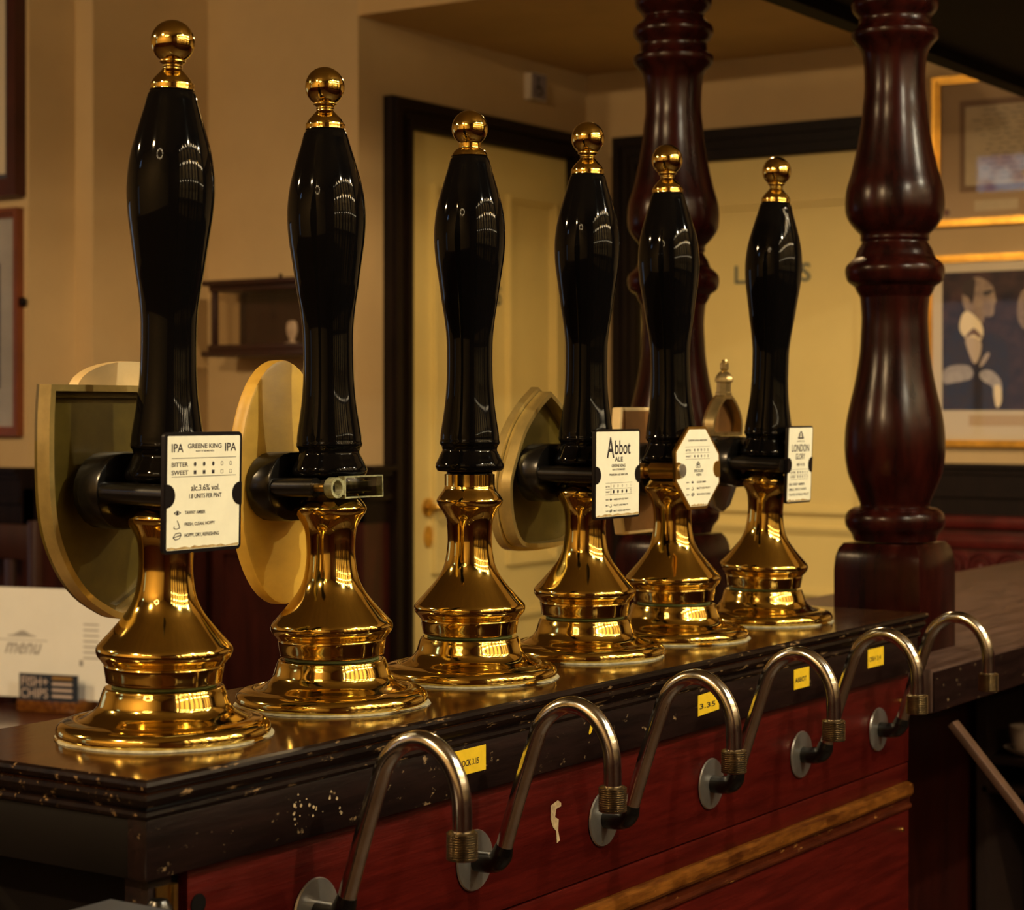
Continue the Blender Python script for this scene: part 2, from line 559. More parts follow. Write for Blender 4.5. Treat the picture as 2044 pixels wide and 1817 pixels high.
def dado(face, a0, a1, plane):
    """panelled dado standing on a wall plane, from a0 to a1 along the wall"""
    global dn
    dn += 1
    mb = MB()
    o = (plane, 0, 0) if face == 'x+' else (0, plane, 0)
    mb.prism([(a0, FLOOR), (a1, FLOOR), (a1, DADO - 0.05), (a0, DADO - 0.05)], 0, 0.018, face, o)
    root = struct(mb.build('trim_%d' % dn, M['dado'], angle=0))
    r = MB()
    for v0, v1, d in ((DADO - 0.012, DADO, 0.045), (DADO - 0.026, DADO - 0.012, 0.034), (DADO - 0.07, DADO - 0.026, 0.026),
                      (DADO - 0.085, DADO - 0.07, 0.032), (DADO - 0.14, DADO - 0.085, 0.022)):
        r.prism([(a0, v0), (a1, v0), (a1, v1), (a0, v1)], 0, d, face, o)
    r.build('rail', M['black_frame'], root, angle=0)
    w = a1 - a0
    k = max(1, int(round(w / 0.42)))
    if w > 0.2:
        for i in range(k):
            u0, u1 = a0 + w * i / k + 0.05, a0 + w * (i + 1) / k - 0.05
            p = MB()
            out = [(u0, FLOOR + 0.2), (u1, FLOOR + 0.2), (u1, DADO - 0.2), (u0, DADO - 0.2)]
            p.ring(out, shrink(out, 0.03), 0.012, 0.034, face, o)
            p.build('panel', M['dado'], root, angle=0)


dado('y-', -0.955, XMAX, YR)
dado('y-', XG, -1.871, YR)
dado('x+', YF, 2.834, XG)
dado('y-', XA, XG, YF)
dado('x+', YP, YF, XA)
dado('y-', XB, XA, YP)
dado('x+', Y1, YP, XB)
dado('y-', XMIN, XB, Y1)
struct(MB().box(XMIN, XMAX, YMIN, YMIN + 0.02, FLOOR, 0.05).build('trim_13', M['dado'], angle=0))
struct(MB().box(XMIN, XMIN + 0.02, YMIN + 0.02, Y1 - 0.05, FLOOR, -0.11).build('trim_14', M['dado'], angle=0))


# doors: cream leaves with raised panel mouldings in black architraves
def architrave(n, face, plane, a0, a1, ztop, w):
    o = (plane, 0, 0) if face == 'x+' else (0, plane, 0)
    mb = MB()
    for d, i0, i1 in ((0.030, 0.0, w), (0.040, 0.006, 0.03), (0.036, 0.042, 0.056), (0.042, w - 0.022, w - 0.004)):
        mb.prism([(a0 + i0, FLOOR), (a0 + i1, FLOOR), (a0 + i1, ztop - i1), (a1 - i1, ztop - i1), (a1 - i1, FLOOR),
                  (a1 - i0, FLOOR), (a1 - i0, ztop - i0), (a0 + i0, ztop - i0)], 0, d, face, o)
    return struct(mb.build('trim_%d' % n, M['black_frame'], angle=0))


def door_leaf(n, face, plane, a0, a1, ztop, panels):
    o = (plane, 0, 0) if face == 'x+' else (0, plane, 0)
    leaf = struct(MB().prism([(a0, FLOOR), (a1, FLOOR), (a1, ztop), (a0, ztop)], 0, 0.010, face, o).build('door_%d' % n, M['door'], angle=0))
    for u0, u1, v0, v1 in panels:
        p = MB()
        out = [(u0, v0), (u1, v0), (u1, v1), (u0, v1)]
        for a, b, n0, n1 in ((0.0, 0.010, 0.010, 0.026), (0.010, 0.020, 0.010, 0.018)):
            p.ring(shrink(out, a), shrink(out, b), n0, n1, face, o)
        p.build('panel_moulding', M['door'], leaf, angle=0)
    return leaf


architrave(11, 'x+', XG, 2.834, 3.74, 1.030, 0.075)
architrave(12, 'y-', YR, -1.871, -0.955, 1.022, 0.088)
gents = door_leaf(1, 'x+', XG, 2.909, 3.665, 0.955, [(3.02, 3.27, -0.17, 0.83), (3.36, 3.60, -0.17, 0.83), (3.02, 3.27, -1.0, -0.30),
                                                     (3.36, 3.60, -1.0, -0.30)])
ladies = door_leaf(2, 'y-', YR, -1.783, -1.043, 0.934, [(-1.68, -1.11, -0.028, 0.815), (-1.68, -1.11, -0.248, -0.062),
                                                        (-1.68, -1.11, -1.0, -0.32)])
t = MB()
text_fit(t, 'LADIES', -1.489, -1.261, 0.594, 0.644, 0.0125, 'y-', (0, YR, 0))
t.build('lettering', M['teal'], ladies, angle=0)
t = MB()
text_fit(t, 'GENTS', 3.150, 3.338, 0.53, 0.58, 0.0125, 'x+', (XG, 0, 0))
t.build('lettering', M['teal'], gents, angle=0)
h = MB()
h.lathe([(0.024, 0), (0.024, 0.006), (0.016, 0.009)], 20, axis='x', origin=(XG + 0.01, 3.005, 0.0))
h.tube([(XG + 0.015, 3.005, 0.0), (XG + 0.045, 3.005, 0.0), (XG + 0.052, 3.012, 0.0), (XG + 0.052, 3.03, -0.001), (XG + 0.050, 3.075, -0.004),
        (XG + 0.050, 3.11, -0.002)], [0.008, 0.008, 0.009, 0.009, 0.008, 0.007], 10)
h.build('door_handle', M['brass_dull'], gents)
k = MB()
k.prism([(3.005 + 0.016 * math.cos(a * math.pi / 10), -0.075 + 0.028 * math.sin(a * math.pi / 10)) for a in range(20)], 0.01, 0.016, 'x+', (XG, 0, 0))
k.build('escutcheon', M['brass_dull'], gents)

# wheelchair sign above the gents door
sg = tag(empty('toilet_sign', (XG, 3.507, 1.14)), 'small white box sign with a wheelchair symbol above the door beside the lobby corner', 'sign')
MB().box(0, 0.022, -0.039, 0.039, -0.037, 0.037).build('sign_box', M['sign'], sg, angle=0)
MB().box(0.022, 0.0232, -0.036, 0.036, -0.034, 0.034).build('sign_face', M['signface'], sg, angle=0)
w = MB()
disc(w, -0.004, 0.021, 0.006, 0.006, 0.0238)
disc(w, -0.002, -0.011, 0.015, 0.015, 0.0238, hole=0.72, segs=20)
quad(w, -0.008, -0.002, -0.006, 0.014, 0.0238)
quad(w, -0.004, 0.012, -0.006, -0.001, 0.0239)
w.add([place('x+', u, v, 0.0237) for u, v in ((0.008, -0.003), (0.012, -0.001), (0.020, -0.018), (0.015, -0.020))], [(0, 1, 2, 3)])
w.build('wheelchair_symbol', M['print'], sg, angle=0)


# ------------------------------------------------------------------ the bar: top slab, columns, gantry
BZ = -0.07
slab = [(-0.407, -0.14), (-0.132, -0.14), (-0.132, 1.205), (0.128, 1.205), (0.128, 3.20), (-0.407, 3.20)]
bc = tag(empty('bar_counter', (0, 0, FLOOR)), 'worn oak bar counter with a chipped dark edge, running behind the square column foot', 'bar')
MB().prism(slab, BZ - 0.055 - FLOOR, BZ - FLOOR, 'z').build('counter_slab', M['bartop'], bc, bevel=0.004)
ed = MB()
ed.prism([(1.208, BZ - 0.053 - FLOOR), (3.195, BZ - 0.053 - FLOOR), (3.195, BZ - 0.004 - FLOOR), (1.208, BZ - 0.004 - FLOOR)], 0.128, 0.1295, 'x+')
ed.build('counter_edge', M['fascia'], bc, angle=0)
MB().box(-0.36, -0.33, -0.12, 3.18, 0, BZ - 0.055 - FLOOR).build('front_board', M['dado'], bc, angle=0)
for i in range(6):
    y0 = -0.05 + i * 0.46
    out = [(-y0 - 0.36, 0.2), (-y0, 0.2), (-y0, 0.85), (-y0 - 0.36, 0.85)]
    MB().ring(out, shrink(out, 0.03), 0, 0.014, 'x-', (-0.36, 0, 0)).build('panel', M['dado'], bc, angle=0)

PX = 1487.0
COLP = [(1079, 81), (1065, 86), (1052, 96), (1038, 98.6), (1024, 94.8), (1014, 83), (1010, 69), (996, 72.4), (972, 82.6), (945, 93), (910, 98.5),
        (876, 99), (841, 95.7), (807, 88.8), (772, 80.5), (738, 74), (703, 69), (669, 67), (634, 65.5), (600, 68), (593, 69), (583, 75),
        (576, 78), (572, 80), (562, 93), (545, 98), (531, 95.7), (519, 84), (514, 79), (500, 74), (485, 65), (479, 68), (469, 68),
        (459, 77.5), (438, 93), (414, 98), (379, 95.5), (345, 86), (297, 75), (248, 66.5), (215, 63.6), (182, 60), (149, 60), (124, 62),
        (106, 65.7), (92, 73.5), (80, 84), (72, 86), (64, 85), (58, 76), (48, 72), (36, 72), (24, 82), (12, 86), (0, 83), (-10, 72),
        (-20, 64), (-30, 70), (-42, 80), (-56, 82), (-70, 78), (-84, 70)]
col_prof = [(r / PX, 0.247 + (820 - y) / PX) for y, r in COLP]
GZ = 0.915


def column(x, y, label):
    root = tag(empty('turned_column', (x, y, BZ)), label, 'column', 'turned columns on the bar top')
    MB().lathe([(r, z - BZ) for r, z in cr(col_prof, 3)], 56).build('shaft', M['column'], root, angle=50)
    hb, zt = 0.062, 0.247 + (820 - 1082) / PX - BZ
    out = rrect(-hb, hb, -hb, hb, 0.004, 2)
    b = MB()
    n = len(out)
    steps = [(0, 1.0), (zt - 0.035, 1.0), (zt - 0.018, 0.975), (zt - 0.007, 0.92), (zt, 0.84)]
    vs = []
    for z, s in steps:
        vs += [(u * s, v * s, z) for u, v in out]
    fs = [tuple(range(n - 1, -1, -1)), tuple((len(steps) - 1) * n + i for i in range(n))]
    for k in range(len(steps) - 1):
        fs += [(k * n + i, k * n + (i + 1) % n, (k + 1) * n + (i + 1) % n, (k + 1) * n + i) for i in range(n)]
    b.add(vs, fs)
    b.build('square_foot', M['column'], root, angle=30)
    z1 = col_prof[-1][1] - BZ
    MB().box(-0.055, 0.055, -0.055, 0.055, z1, GZ - BZ).build('capital', M['column'], root, bevel=0.004)
    return root


column(-0.004, 1.40, 'turned dark mahogany column with its square foot in full view on the bar top')
column(-0.344, 1.40, 'turned mahogany column half hidden behind the fifth brass and black pump')

ga = tag(empty('bar_gantry', (-0.14, 2.0, GZ)), 'dark wooden gantry carried over the bar by the turned columns', 'gantry')
MB().box(-0.27, 0.27, -0.75, 1.28, 0.02, 0.20).build('gantry_body', M['canopy'], ga, angle=0)
for x in (-0.25, 0.25):
    MB().box(x - 0.02, x + 0.02, -0.75, 1.28, 0.0, 0.02).build('gantry_rail', M['canopy'], ga, angle=0)
MB().box(-0.23, 0.23, -0.75, -0.65, 0.0, 0.02).build('gantry_end_rail', M['canopy'], ga, angle=0)

# ------------------------------------------------------------------ pump cabinet
cab = tag(empty('pump_cabinet', (0, 0.525, FLOOR)), 'dark mahogany cabinet with moulded varnished top carrying the six hand pumps', 'cabinet')
CO = Vector((0, -0.525, -FLOOR))


def cpart(mb, name, m, **kw):
    mb.v = [tuple(Vector(p) + CO) for p in mb.v]
    return mb.build(name, m, cab, **kw)


CX0, CX1, CY0, CY1 = -0.117, 0.112, -0.134, 1.188
cpart(MB().box(CX0 - 0.0095, CX1 + 0.0095, CY0 - 0.0095, CY1 + 0.0095, -0.010, 0.0), 'top_board', M['top'], angle=0)


def sweep_rect(prof):
    vs, fs = [], []
    for o, z in prof:
        vs += [(CX0 - o, CY0 - o, z), (CX1 + o, CY0 - o, z), (CX1 + o, CY1 + o, z), (CX0 - o, CY1 + o, z)]
    for k in range(len(prof) - 1):
        fs += [(k * 4 + i, k * 4 + (i + 1) % 4, (k + 1) * 4 + (i + 1) % 4, (k + 1) * 4 + i) for i in range(4)]
    return MB().add(vs, fs)


cpart(sweep_rect([(0.0097, 0.0), (0.0125, -0.0015), (0.0135, -0.004), (0.0125, -0.007), (0.010, -0.0085), (0.009, -0.0100), (0.0100, -0.0108),
                  (0.0108, -0.014), (0.0092, -0.0175), (0.006, -0.0205), (0.0040, -0.0225), (0.0055, -0.0235), (0.0062, -0.026), (0.005, -0.0285),
                  (0.001, -0.0295)]), 'edge_moulding', M['mould'], angle=28)
cpart(MB().box(CX1 - 0.014, CX1 + 0.004, CY0 - 0.004, CY1 + 0.002, -0.0705, -0.0285), 'fascia', M['fascia'], bevel=0.0015)
cpart(MB().box(CX0 - 0.002, CX1 - 0.014, CY0 - 0.003, CY1 + 0.001, -0.0705, -0.0285), 'end_fascia', M['black_and_shade'], bevel=0.001)  # shade of the unlit end is put into this black colour
cpart(MB().box(CX0, 0.1065, -0.088, CY1 - 0.004, -0.181, -0.0705), 'front_panel', M['redpanel'], bevel=0.001)
cpart(MB().box(CX0, 0.1055, -0.088, CY1 - 0.004, -0.205, -0.183), 'front_rail', M['redpanel'], bevel=0.001)
cpart(MB().prism([(0.09, -0.205), (0.1090, -0.205), (0.1140, -0.2075), (0.1150, -0.212), (0.1150, -0.2180), (0.1130, -0.2215), (0.1090, -0.2225), (0.09, -0.2225)],
                 0.088, -(CY1 - 0.010), 'y-'), 'ledge_moulding', M['ledge'], angle=25)  # orange tone carries the gold light along this strip
cpart(MB().prism([(0.09, -0.2225), (0.1085, -0.2225), (0.1085, -0.2310), (0.1105, -0.2322), (0.1112, -0.2345), (0.1105, -0.2370), (0.09, -0.2370)],
                 0.088, -(CY1 - 0.006), 'y-'), 'lower_bead', M['ledgered'], angle=25)
cpart(MB().box(CX0, 0.1065, -0.088, CY1 - 0.004, FLOOR, -0.237), 'lower_panel', M['redpanel'], bevel=0.001)
cpart(MB().box(CX0, 0.098, -0.100, -0.089, FLOOR, -0.0705), 'end_panel', M['black_and_shade'], angle=0)
cpart(MB().box(0.085, 0.1075, -0.128, -0.104, FLOOR, -0.0715), 'corner_post', M['fascia'], bevel=0.002)
hg = MB()
hg.box(0.1078, 0.1095, -0.1215, -0.109, -0.135, -0.078)
hg.lathe([(0.0035, -0.135), (0.0035, -0.078)], 10, origin=(0.110, -0.106, 0))
cpart(hg, 'hinge', M['brass_dull'])
hl = MB()
hl.lathe([(0.0075, 0), (0.0075, 0.0008)], 18, axis='x', origin=(0.1066, -0.0775, -0.0985))
cpart(hl, 'finger_hole', M['black_and_shade'])
rs = MB()
rs.prism([(0.377, -0.104), (0.389, -0.101), (0.394, -0.104), (0.394, -0.107), (0.386, -0.108), (0.384, -0.115), (0.390, -0.118), (0.389, -0.128),
          (0.392, -0.137), (0.387, -0.139), (0.386, -0.128), (0.381, -0.124), (0.377, -0.116)], 0.1066, 0.1071, 'x+')
cpart(rs, 'paper_residue', M['residue'], angle=0)
fl = MB()
random.seed(11)
for i in range(26):
    y, z = 0.01 + random.random() * 0.06, -0.036 - random.random() * 0.022
    r = 0.0006 + random.random() * 0.0013
    fl.prism(soft([(y - r, z), (y, z - r * random.uniform(.4, 1.4)), (y + r, z), (y, z + r)], 1), 0.1161, 0.1164, 'x+')
cpart(fl, 'paint_flecks', M['residue'], angle=0)['kind'] = 'stuff'
for y, z in ((1.160, -0.105), (1.165, -0.262), (0.045, -0.118)):
    cpart(MB().lathe([(0.003, 0), (0.0025, 0.001), (0.0005, 0.0012)], 10, axis='x', origin=(0.1066, y, z)), 'screw_head', M['brass_dull'])

# steel ledge and black hose at the cabinet's end
stl = tag(empty('steel_ledge', (0.133, -0.25, FLOOR)), 'blue grey steel ledge at the bottom corner beside the cabinet end', 'ledge')
MB().box(-0.028, 0.027, -0.10, 0.09, -0.078 - FLOOR - 0.006, -0.078 - FLOOR).build('ledge_top', M['steel'], stl, bevel=0.001)
MB().box(-0.020, 0.020, -0.09, 0.08, 0, -0.084 - FLOOR).build('ledge_body', M['black_and_shade'], stl, angle=0)
hs = MB().tube([(0.134, -0.145, FLOOR), (0.134, -0.145, -0.10), (0.134, -0.145, -0.083), (0.134, -0.145, -0.078)], [0.0105, 0.0105, 0.0095, 0.006], 18)
tag(hs.build('drain_hose', M['black_satin']), 'black upright hose beside the steel ledge at the cabinet corner', 'hose')


# ------------------------------------------------------------------ yellow stickers
def sticker(y0, y1, z0, z1, text, label, skew=0.0):
    root = tag(empty('price_sticker', (0.1162, (y0 + y1) / 2, (z0 + z1) / 2)), label, 'sticker', 'yellow stickers on the cabinet fascia')
    hw, hh = (y1 - y0) / 2, (z1 - z0) / 2
    MB().prism([(-hw, -hh), (hw, -hh + skew), (hw, hh + skew), (-hw, hh)], 0, 0.0004, 'x+').build('paper', M['stickers'], root, angle=0)
    if text:
        t = MB()
        text_fit(t, text, -hw * 0.86, hw * 0.62, -hh * 0.35, hh * 0.15, 0.0006)
        t.build('lettering', M['print'], root, angle=0)
    return root


sticker(0.207, 0.262, -0.0535, -0.0325, 'SHERLOCK 3.15', 'yellow sticker with SHERLOCK printed on it behind the first swan neck spout')
sticker(0.631, 0.675, -0.0560, -0.0355, '3.35', 'yellow sticker framed by the arch of the third swan neck spout', 0.002)
sticker(0.846, 0.884, -0.0545, -0.0330, 'ABBOT', 'small yellow sticker framed by the arch of the fourth swan neck spout')
sticker(1.040, 1.085, -0.0520, -0.0305, 'OSH 3.4', 'small yellow sticker framed by the arch of the fifth swan neck spout')
torn = MB().prism(soft([(0.425, -0.047), (0.431, -0.045), (0.434, -0.036), (0.430, -0.033), (0.428, -0.040)], 1), 0.1162, 0.1166, 'x+')
tag(torn.build('torn_sticker', M['stickers'], angle=0), 'torn scrap of yellow sticker inside the arch of the second swan neck spout', 'sticker')

# ------------------------------------------------------------------ hand pumps
PUMP_Y = [0.0, 0.202, 0.404, 0.606, 0.789, 1.003]
TILT = [1.05, -0.93, 0.0, 0.45, -0.95, 2.1]
ZS = [1.016, 1.004, 1.0, 1.006, 1.002, 1.018]
PIV = 0.040
BASE = [(0.030, 0.0005), (0.078, 0.0005), (0.0800, 0.0015), (0.0810, 0.0040), (0.0808, 0.0070), (0.0790, 0.0100), (0.0755, 0.0122), (0.0710, 0.0133),
        (0.0665, 0.0140), (0.0650, 0.0132), (0.0635, 0.0140), (0.0600, 0.0155), (0.0560, 0.0175), (0.0525, 0.0202), (0.0503, 0.0230), (0.0495, 0.0245),
        (0.0488, 0.0265), (0.0470, 0.0325), (0.0456, 0.0360), (0.0450, 0.0372), (0.0425, 0.0376), (0.0380, 0.0376), (0.0375, 0.0405), (0.030, 0.0405)]
BELL = [(0.030, 0.0410), (0.0425, 0.0410), (0.0437, 0.0418), (0.0440, 0.0440), (0.0452, 0.0510), (0.0454, 0.0535), (0.0450, 0.0543), (0.0462, 0.0552),
        (0.0480, 0.0575), (0.0502, 0.0600), (0.0515, 0.0630), (0.0516, 0.0655), (0.0506, 0.0680), (0.0475, 0.0715), (0.0420, 0.0775), (0.0350, 0.0855),
        (0.0285, 0.0940), (0.0243, 0.1025), (0.0222, 0.1105), (0.0209, 0.1200), (0.0205, 0.1275), (0.0207, 0.1350), (0.0213, 0.1425), (0.0225, 0.1480),
        (0.0247, 0.1525), (0.0275, 0.1568), (0.0298, 0.1600), (0.0308, 0.1632), (0.0305, 0.1650), (0.0292, 0.1672), (0.0274, 0.1697), (0.0252, 0.1725),
        (0.0240, 0.1745), (0.0235, 0.1765), (0.0233, 0.1780), (0.0233, 0.1880)]
HANDLE = [(0.0190, 0.1880), (0.0215, 0.1882), (0.0216, 0.1905), (0.0285, 0.1910), (0.0308, 0.1925), (0.0318, 0.1955), (0.0312, 0.1985), (0.0292, 0.2025),
          (0.0276, 0.2060), (0.0258, 0.2095), (0.0255, 0.2115), (0.0262, 0.2140), (0.0277, 0.2162), (0.0280, 0.2182), (0.0274, 0.2205), (0.0272, 0.2250),
          (0.0252, 0.2380), (0.0236, 0.2490), (0.0225, 0.2590), (0.0216, 0.2720), (0.0212, 0.2860), (0.0212, 0.3000), (0.0216, 0.3150), (0.0236, 0.3330),
          (0.0262, 0.3490), (0.0274, 0.3578), (0.0297, 0.3737), (0.0320, 0.3895), (0.0332, 0.4058), (0.0326, 0.4216), (0.0302, 0.4374), (0.0259, 0.4533),
          (0.0210, 0.4696), (0.0164, 0.4830), (0.006, 0.4832)]
FIN_A = [(0.005, 0.4830), (0.0160, 0.4830), (0.0167, 0.4838), (0.0167, 0.4878), (0.0158, 0.4890), (0.0140, 0.4920), (0.0105, 0.4958), (0.0080, 0.4985),
         (0.0072, 0.5000), (0.0076, 0.5008), (0.0078, 0.5014), (0.0074, 0.5020), (0.0082, 0.5032), (0.0098, 0.5042), (0.0100, 0.5052), (0.0096, 0.5060)]
FIN_B = [(0.005, 0.4830), (0.0165, 0.4830), (0.0168, 0.4840), (0.0164, 0.4850), (0.0145, 0.4880), (0.0110, 0.4905), (0.0104, 0.4912), (0.0104, 0.4960)]


def ball(prof, r):
    rr, z0 = prof[-1]
    a0 = math.asin(min(1, rr / r))
    zc = z0 + r * math.cos(a0)
    return prof + [(r * math.sin(a), zc - r * math.cos(a)) for a in [a0 + (math.pi - a0) * k / 18 for k in range(1, 19)]]


def shift(prof, dz, s=1.0):
    return [(max(r, 0.00005), (z - dz) * s) for r, z in prof]


PLAB = ['hand pump with black handle and brass bell wearing the white IPA badge',
        'hand pump with black handle, brass bell and an empty clear badge holder on its bracket',
        'bare hand pump with no clip, its brass collar showing under the black handle',
        'hand pump with black handle and brass bell wearing the Abbot Ale badge',
        'hand pump with black handle and brass bell in front of a turned column',
        'hand pump with black handle and brass bell standing next to the square column foot']
for i, y in enumerate(PUMP_Y):
    root = tag(empty('hand_pump', (0, y, 0)), PLAB[i], 'beer pump', 'hand pumps on the cabinet top')
    MB().lathe(cr(BASE, 3), 72, cap=False).build('base_flange', M['brass'], root, angle=50)
    random.seed(i)
    ringp = [(0.0815 + random.uniform(-0.0008, 0.0008), 0.0003), (0.0835, 0.0003), (0.0830, 0.0014), (0.0800, 0.0020)]
    sr = MB()
    vs, fs = [], []
    N = 72
    ph = [random.uniform(0, 6) for _ in range(4)]
    for k in range(N):
        a = 2 * math.pi * k / N
        e = 0.0009 * (math.sin(3 * a + ph[0]) + 0.7 * math.sin(7 * a + ph[1]) + 0.5 * math.sin(13 * a + ph[2]))
        for r, z in ((0.0795, 0.0002), (0.0828 + e, 0.0002), (0.0822 + e, 0.0011), (0.0798, 0.0016)):
            vs.append((r * math.cos(a), r * math.sin(a), z))
    for k in range(N):
        for j in range(3):
            fs.append((k * 4 + j, ((k + 1) % N) * 4 + j, ((k + 1) % N) * 4 + j + 1, k * 4 + j + 1))
    sr.add(vs, fs).build('sealant_ring', M['verdigris'], root, angle=60)
    pr = MB().lathe([(0.0381, 0.0377), (0.0395, 0.0380), (0.0395, 0.0398), (0.0381, 0.0402)], 48, cap=False)
    pr.build('packing_ring', M['patina'], root, angle=60)
    rot = (0, math.radians(TILT[i]), 0)
    MB().lathe(cr(shift(BELL, PIV, ZS[i]), 3), 72, cap=False).build('bell', M['brass'], root, angle=50, loc=(0, 0, PIV), rot=rot)
    MB().lathe(cr(shift(HANDLE, PIV, ZS[i]), 3), 64).build('handle', M['black'], root, angle=50, loc=(0, 0, PIV), rot=rot)
    fin = ball(cr(FIN_B if i == 2 else FIN_A, 3), 0.0168)
    MB().lathe([(r, (0.483 - PIV) * ZS[i] + (z - 0.483)) for r, z in shift(fin, 0)], 40).build('finial', M['brass'], root, angle=50, loc=(0, 0, PIV), rot=rot)


# ------------------------------------------------------------------ pump clips
def stadium(cu, cv, hu, hv, n=10):
    out = []
    for s, a0 in ((1, -90), (-1, 90)):
        for k in range(n + 1):
            a = math.radians(a0 + 180 * k / n)
            out.append((cu + s * (hu - hv) + hv * math.cos(a), cv + hv * math.sin(a)))
    return out


def clip_root(i, label, yaw=0.0):
    a = math.radians(TILT[i])
    h = 0.1425 * ZS[i]
    loc = (h * math.sin(a), PUMP_Y[i], PIV + h * math.cos(a))
    return tag(empty('pump_clip', loc, (0, a, math.radians(yaw))), label, 'pump clip', 'pump clips on the hand pumps')


def bracket(root, mount_len=0.026, rod=0.033, rmat='black_satin', x1=0.0335, hu=0.043, left=True, right=True, cy=0.0):
    MB().prism(stadium(cy, 0, hu, 0.0295), -0.031 - mount_len, -0.031, 'x+').build('mount_block', M['black_satin'], root, angle=40, bevel=0.002)
    c = MB()
    c.lathe([(0.0242, -0.006), (0.0290, -0.006), (0.0290, 0.006), (0.0242, 0.006), (0.0242, -0.006)], 36, cap=False)
    c.box(-0.031, -0.0275, -0.012, 0.012, -0.006, 0.006)
    c.build('clamp_ring', M['black_satin'], root)
    for s, use in ((-1, left), (1, right)):
        if not use:
            continue
        MB().lathe([(0.0082, -0.031), (0.0082, x1)], 18, axis='x', origin=(0, s * rod, 0)).build('rod', M[rmat], root)


def badge(root, hu, v0, v1, x, outline=None, border=0.0028, rimm='badge_black', cu=0.0, notch=0.0105, notchm='badge_black'):
    """badge plate with a paler printed face and two notches for the rods"""
    out = outline or rrect(cu - hu, cu + hu, v0, v1, 0.004)
    b = MB().prism(out, x, x + 0.0032, 'x+').build('tasting_badge', M[rimm], root, angle=30)
    face = shrink(out, border)
    MB().prism(face, x + 0.0032, x + 0.0036, 'x+').build('card_face', M['card'], b, angle=0)
    for s in (-1, 1):
        u = cu + s * (hu - 0.0005)
        pts = [(u, -0.0088)] + [(u - s * (notch - 0.0088) - s * 0.0088 * math.cos(math.radians(a)), 0.0088 * math.sin(math.radians(a)))
                                for a in range(-90, 91, 15)] + [(u, 0.0088)]
        if s > 0:
            pts = pts[::-1]
        MB().prism(pts, x + 0.0033, x + 0.0041, 'x+').build('notch', M[notchm], b, angle=0)
    st = MB()
    random.seed(int(hu * 1e5))
    u0, u1 = min(p[0] for p in face), max(p[0] for p in face)
    vb = min(p[1] for p in face)
    fl_ = [p[0] for p in face if p[1] < vb + 0.0025]
    u0, u1 = min(fl_) + 0.0005, max(fl_) - 0.0005
    n = 16
    tops = [vb + 0.0016 + random.uniform(-0.0007, 0.0014) for _ in range(n + 1)]
    st.add([place('x+', u0 + (u1 - u0) * k / n, vb + 0.0003, x + 0.00365) for k in range(n + 1)] +
           [place('x+', u0 + (u1 - u0) * k / n, tops[k], x + 0.00365) for k in range(n + 1)],
           [(k, k + 1, n + 2 + k, n + 1 + k) for k in range(n)])
    st.build('rust_stain', M['rust'], b, angle=0)
    return b, (cu - hu + border, cu + hu - border, v1 - border, v0 + border, x + 0.0038)


class Card:
    def __init__(self, fr):
        self.u0, self.u1, self.vt, self.vb, self.n = fr
        self.mb = MB()

    def U(self, u):
        return self.u0 + (self.u1 - self.u0) * u

    def V(self, v):
        return self.vt + (self.vb - self.vt) * v

    def text(self, s, u0, u1, v0, v1):
        text_fit(self.mb, s, self.U(u0), self.U(u1), self.V(v1), self.V(v0), self.n)

    def line(self, v, u0, u1, w=0.0022):
        quad(self.mb, self.U(u0), self.U(u1), self.V(v + w), self.V(v - w), self.n)

    def dot(self, u, v, r, hole=0.0, sq=False):
        ru, rv = (self.u1 - self.u0) * r, (self.u1 - self.u0) * r
        if sq:
            U, V = self.U(u), self.V(v)
            if hole:
                t = ru * 0.18
                for a in ((U - ru, U + ru, V - rv, V - rv + t), (U - ru, U + ru, V + rv - t, V + rv), (U - ru, U - ru + t, V - rv, V + rv),
                          (U + ru - t, U + ru, V - rv, V + rv)):
                    quad(self.mb, *a, self.n)
            else:
                quad(self.mb, U - ru, U + ru, V - rv, V + rv, self.n)
        else:
            disc(self.mb, self.U(u), self.V(v), ru, rv * 1.25, self.n, hole=hole)

    def stroke(self, pts, w=0.006):
        r = (self.u1 - self.u0) * w
        P_ = [(self.U(u), self.V(v)) for u, v in pts]
        for a, b in zip(P_[:-1], P_[1:]):
            d = Vector((b[0] - a[0], b[1] - a[1])).normalized()
            nx, ny = -d.y * r, d.x * r
            self.mb.add([place('x+', p[0] + s * nx, p[1] + s * ny, self.n) for p, s in ((a, 1), (a, -1), (b, -1), (b, 1))], [(0, 1, 2, 3)])

    def eye(self, u, v, s=1.0):
        self.stroke([(u - .045 * s, v), (u, v - .018 * s), (u + .045 * s, v), (u, v + .018 * s), (u - .045 * s, v)], .004)
        self.dot(u, v, .015 * s)

    def nose(self, u, v, s=1.0):
        self.stroke([(u, v - .035 * s), (u + .035 * s, v + .03 * s), (u - .005 * s, v + .04 * s), (u - .045 * s, v + .035 * s), (u - .04 * s, v + .015 * s)], .004)

    def lips(self, u, v, s=1.0):
        self.stroke([(u - .055 * s, v + .01 * s), (u - .02 * s, v - .025 * s), (u + .04 * s, v - .03 * s), (u + .055 * s, v - .01 * s), (u + .03 * s, v + .02 * s),
                     (u - .02 * s, v + .03 * s), (u - .055 * s, v + .01 * s), (u + .055 * s, v - .01 * s)], .004)

    def done(self, b, m='print'):
        self.mb.build('printed_lettering', M[m], b, angle=0)


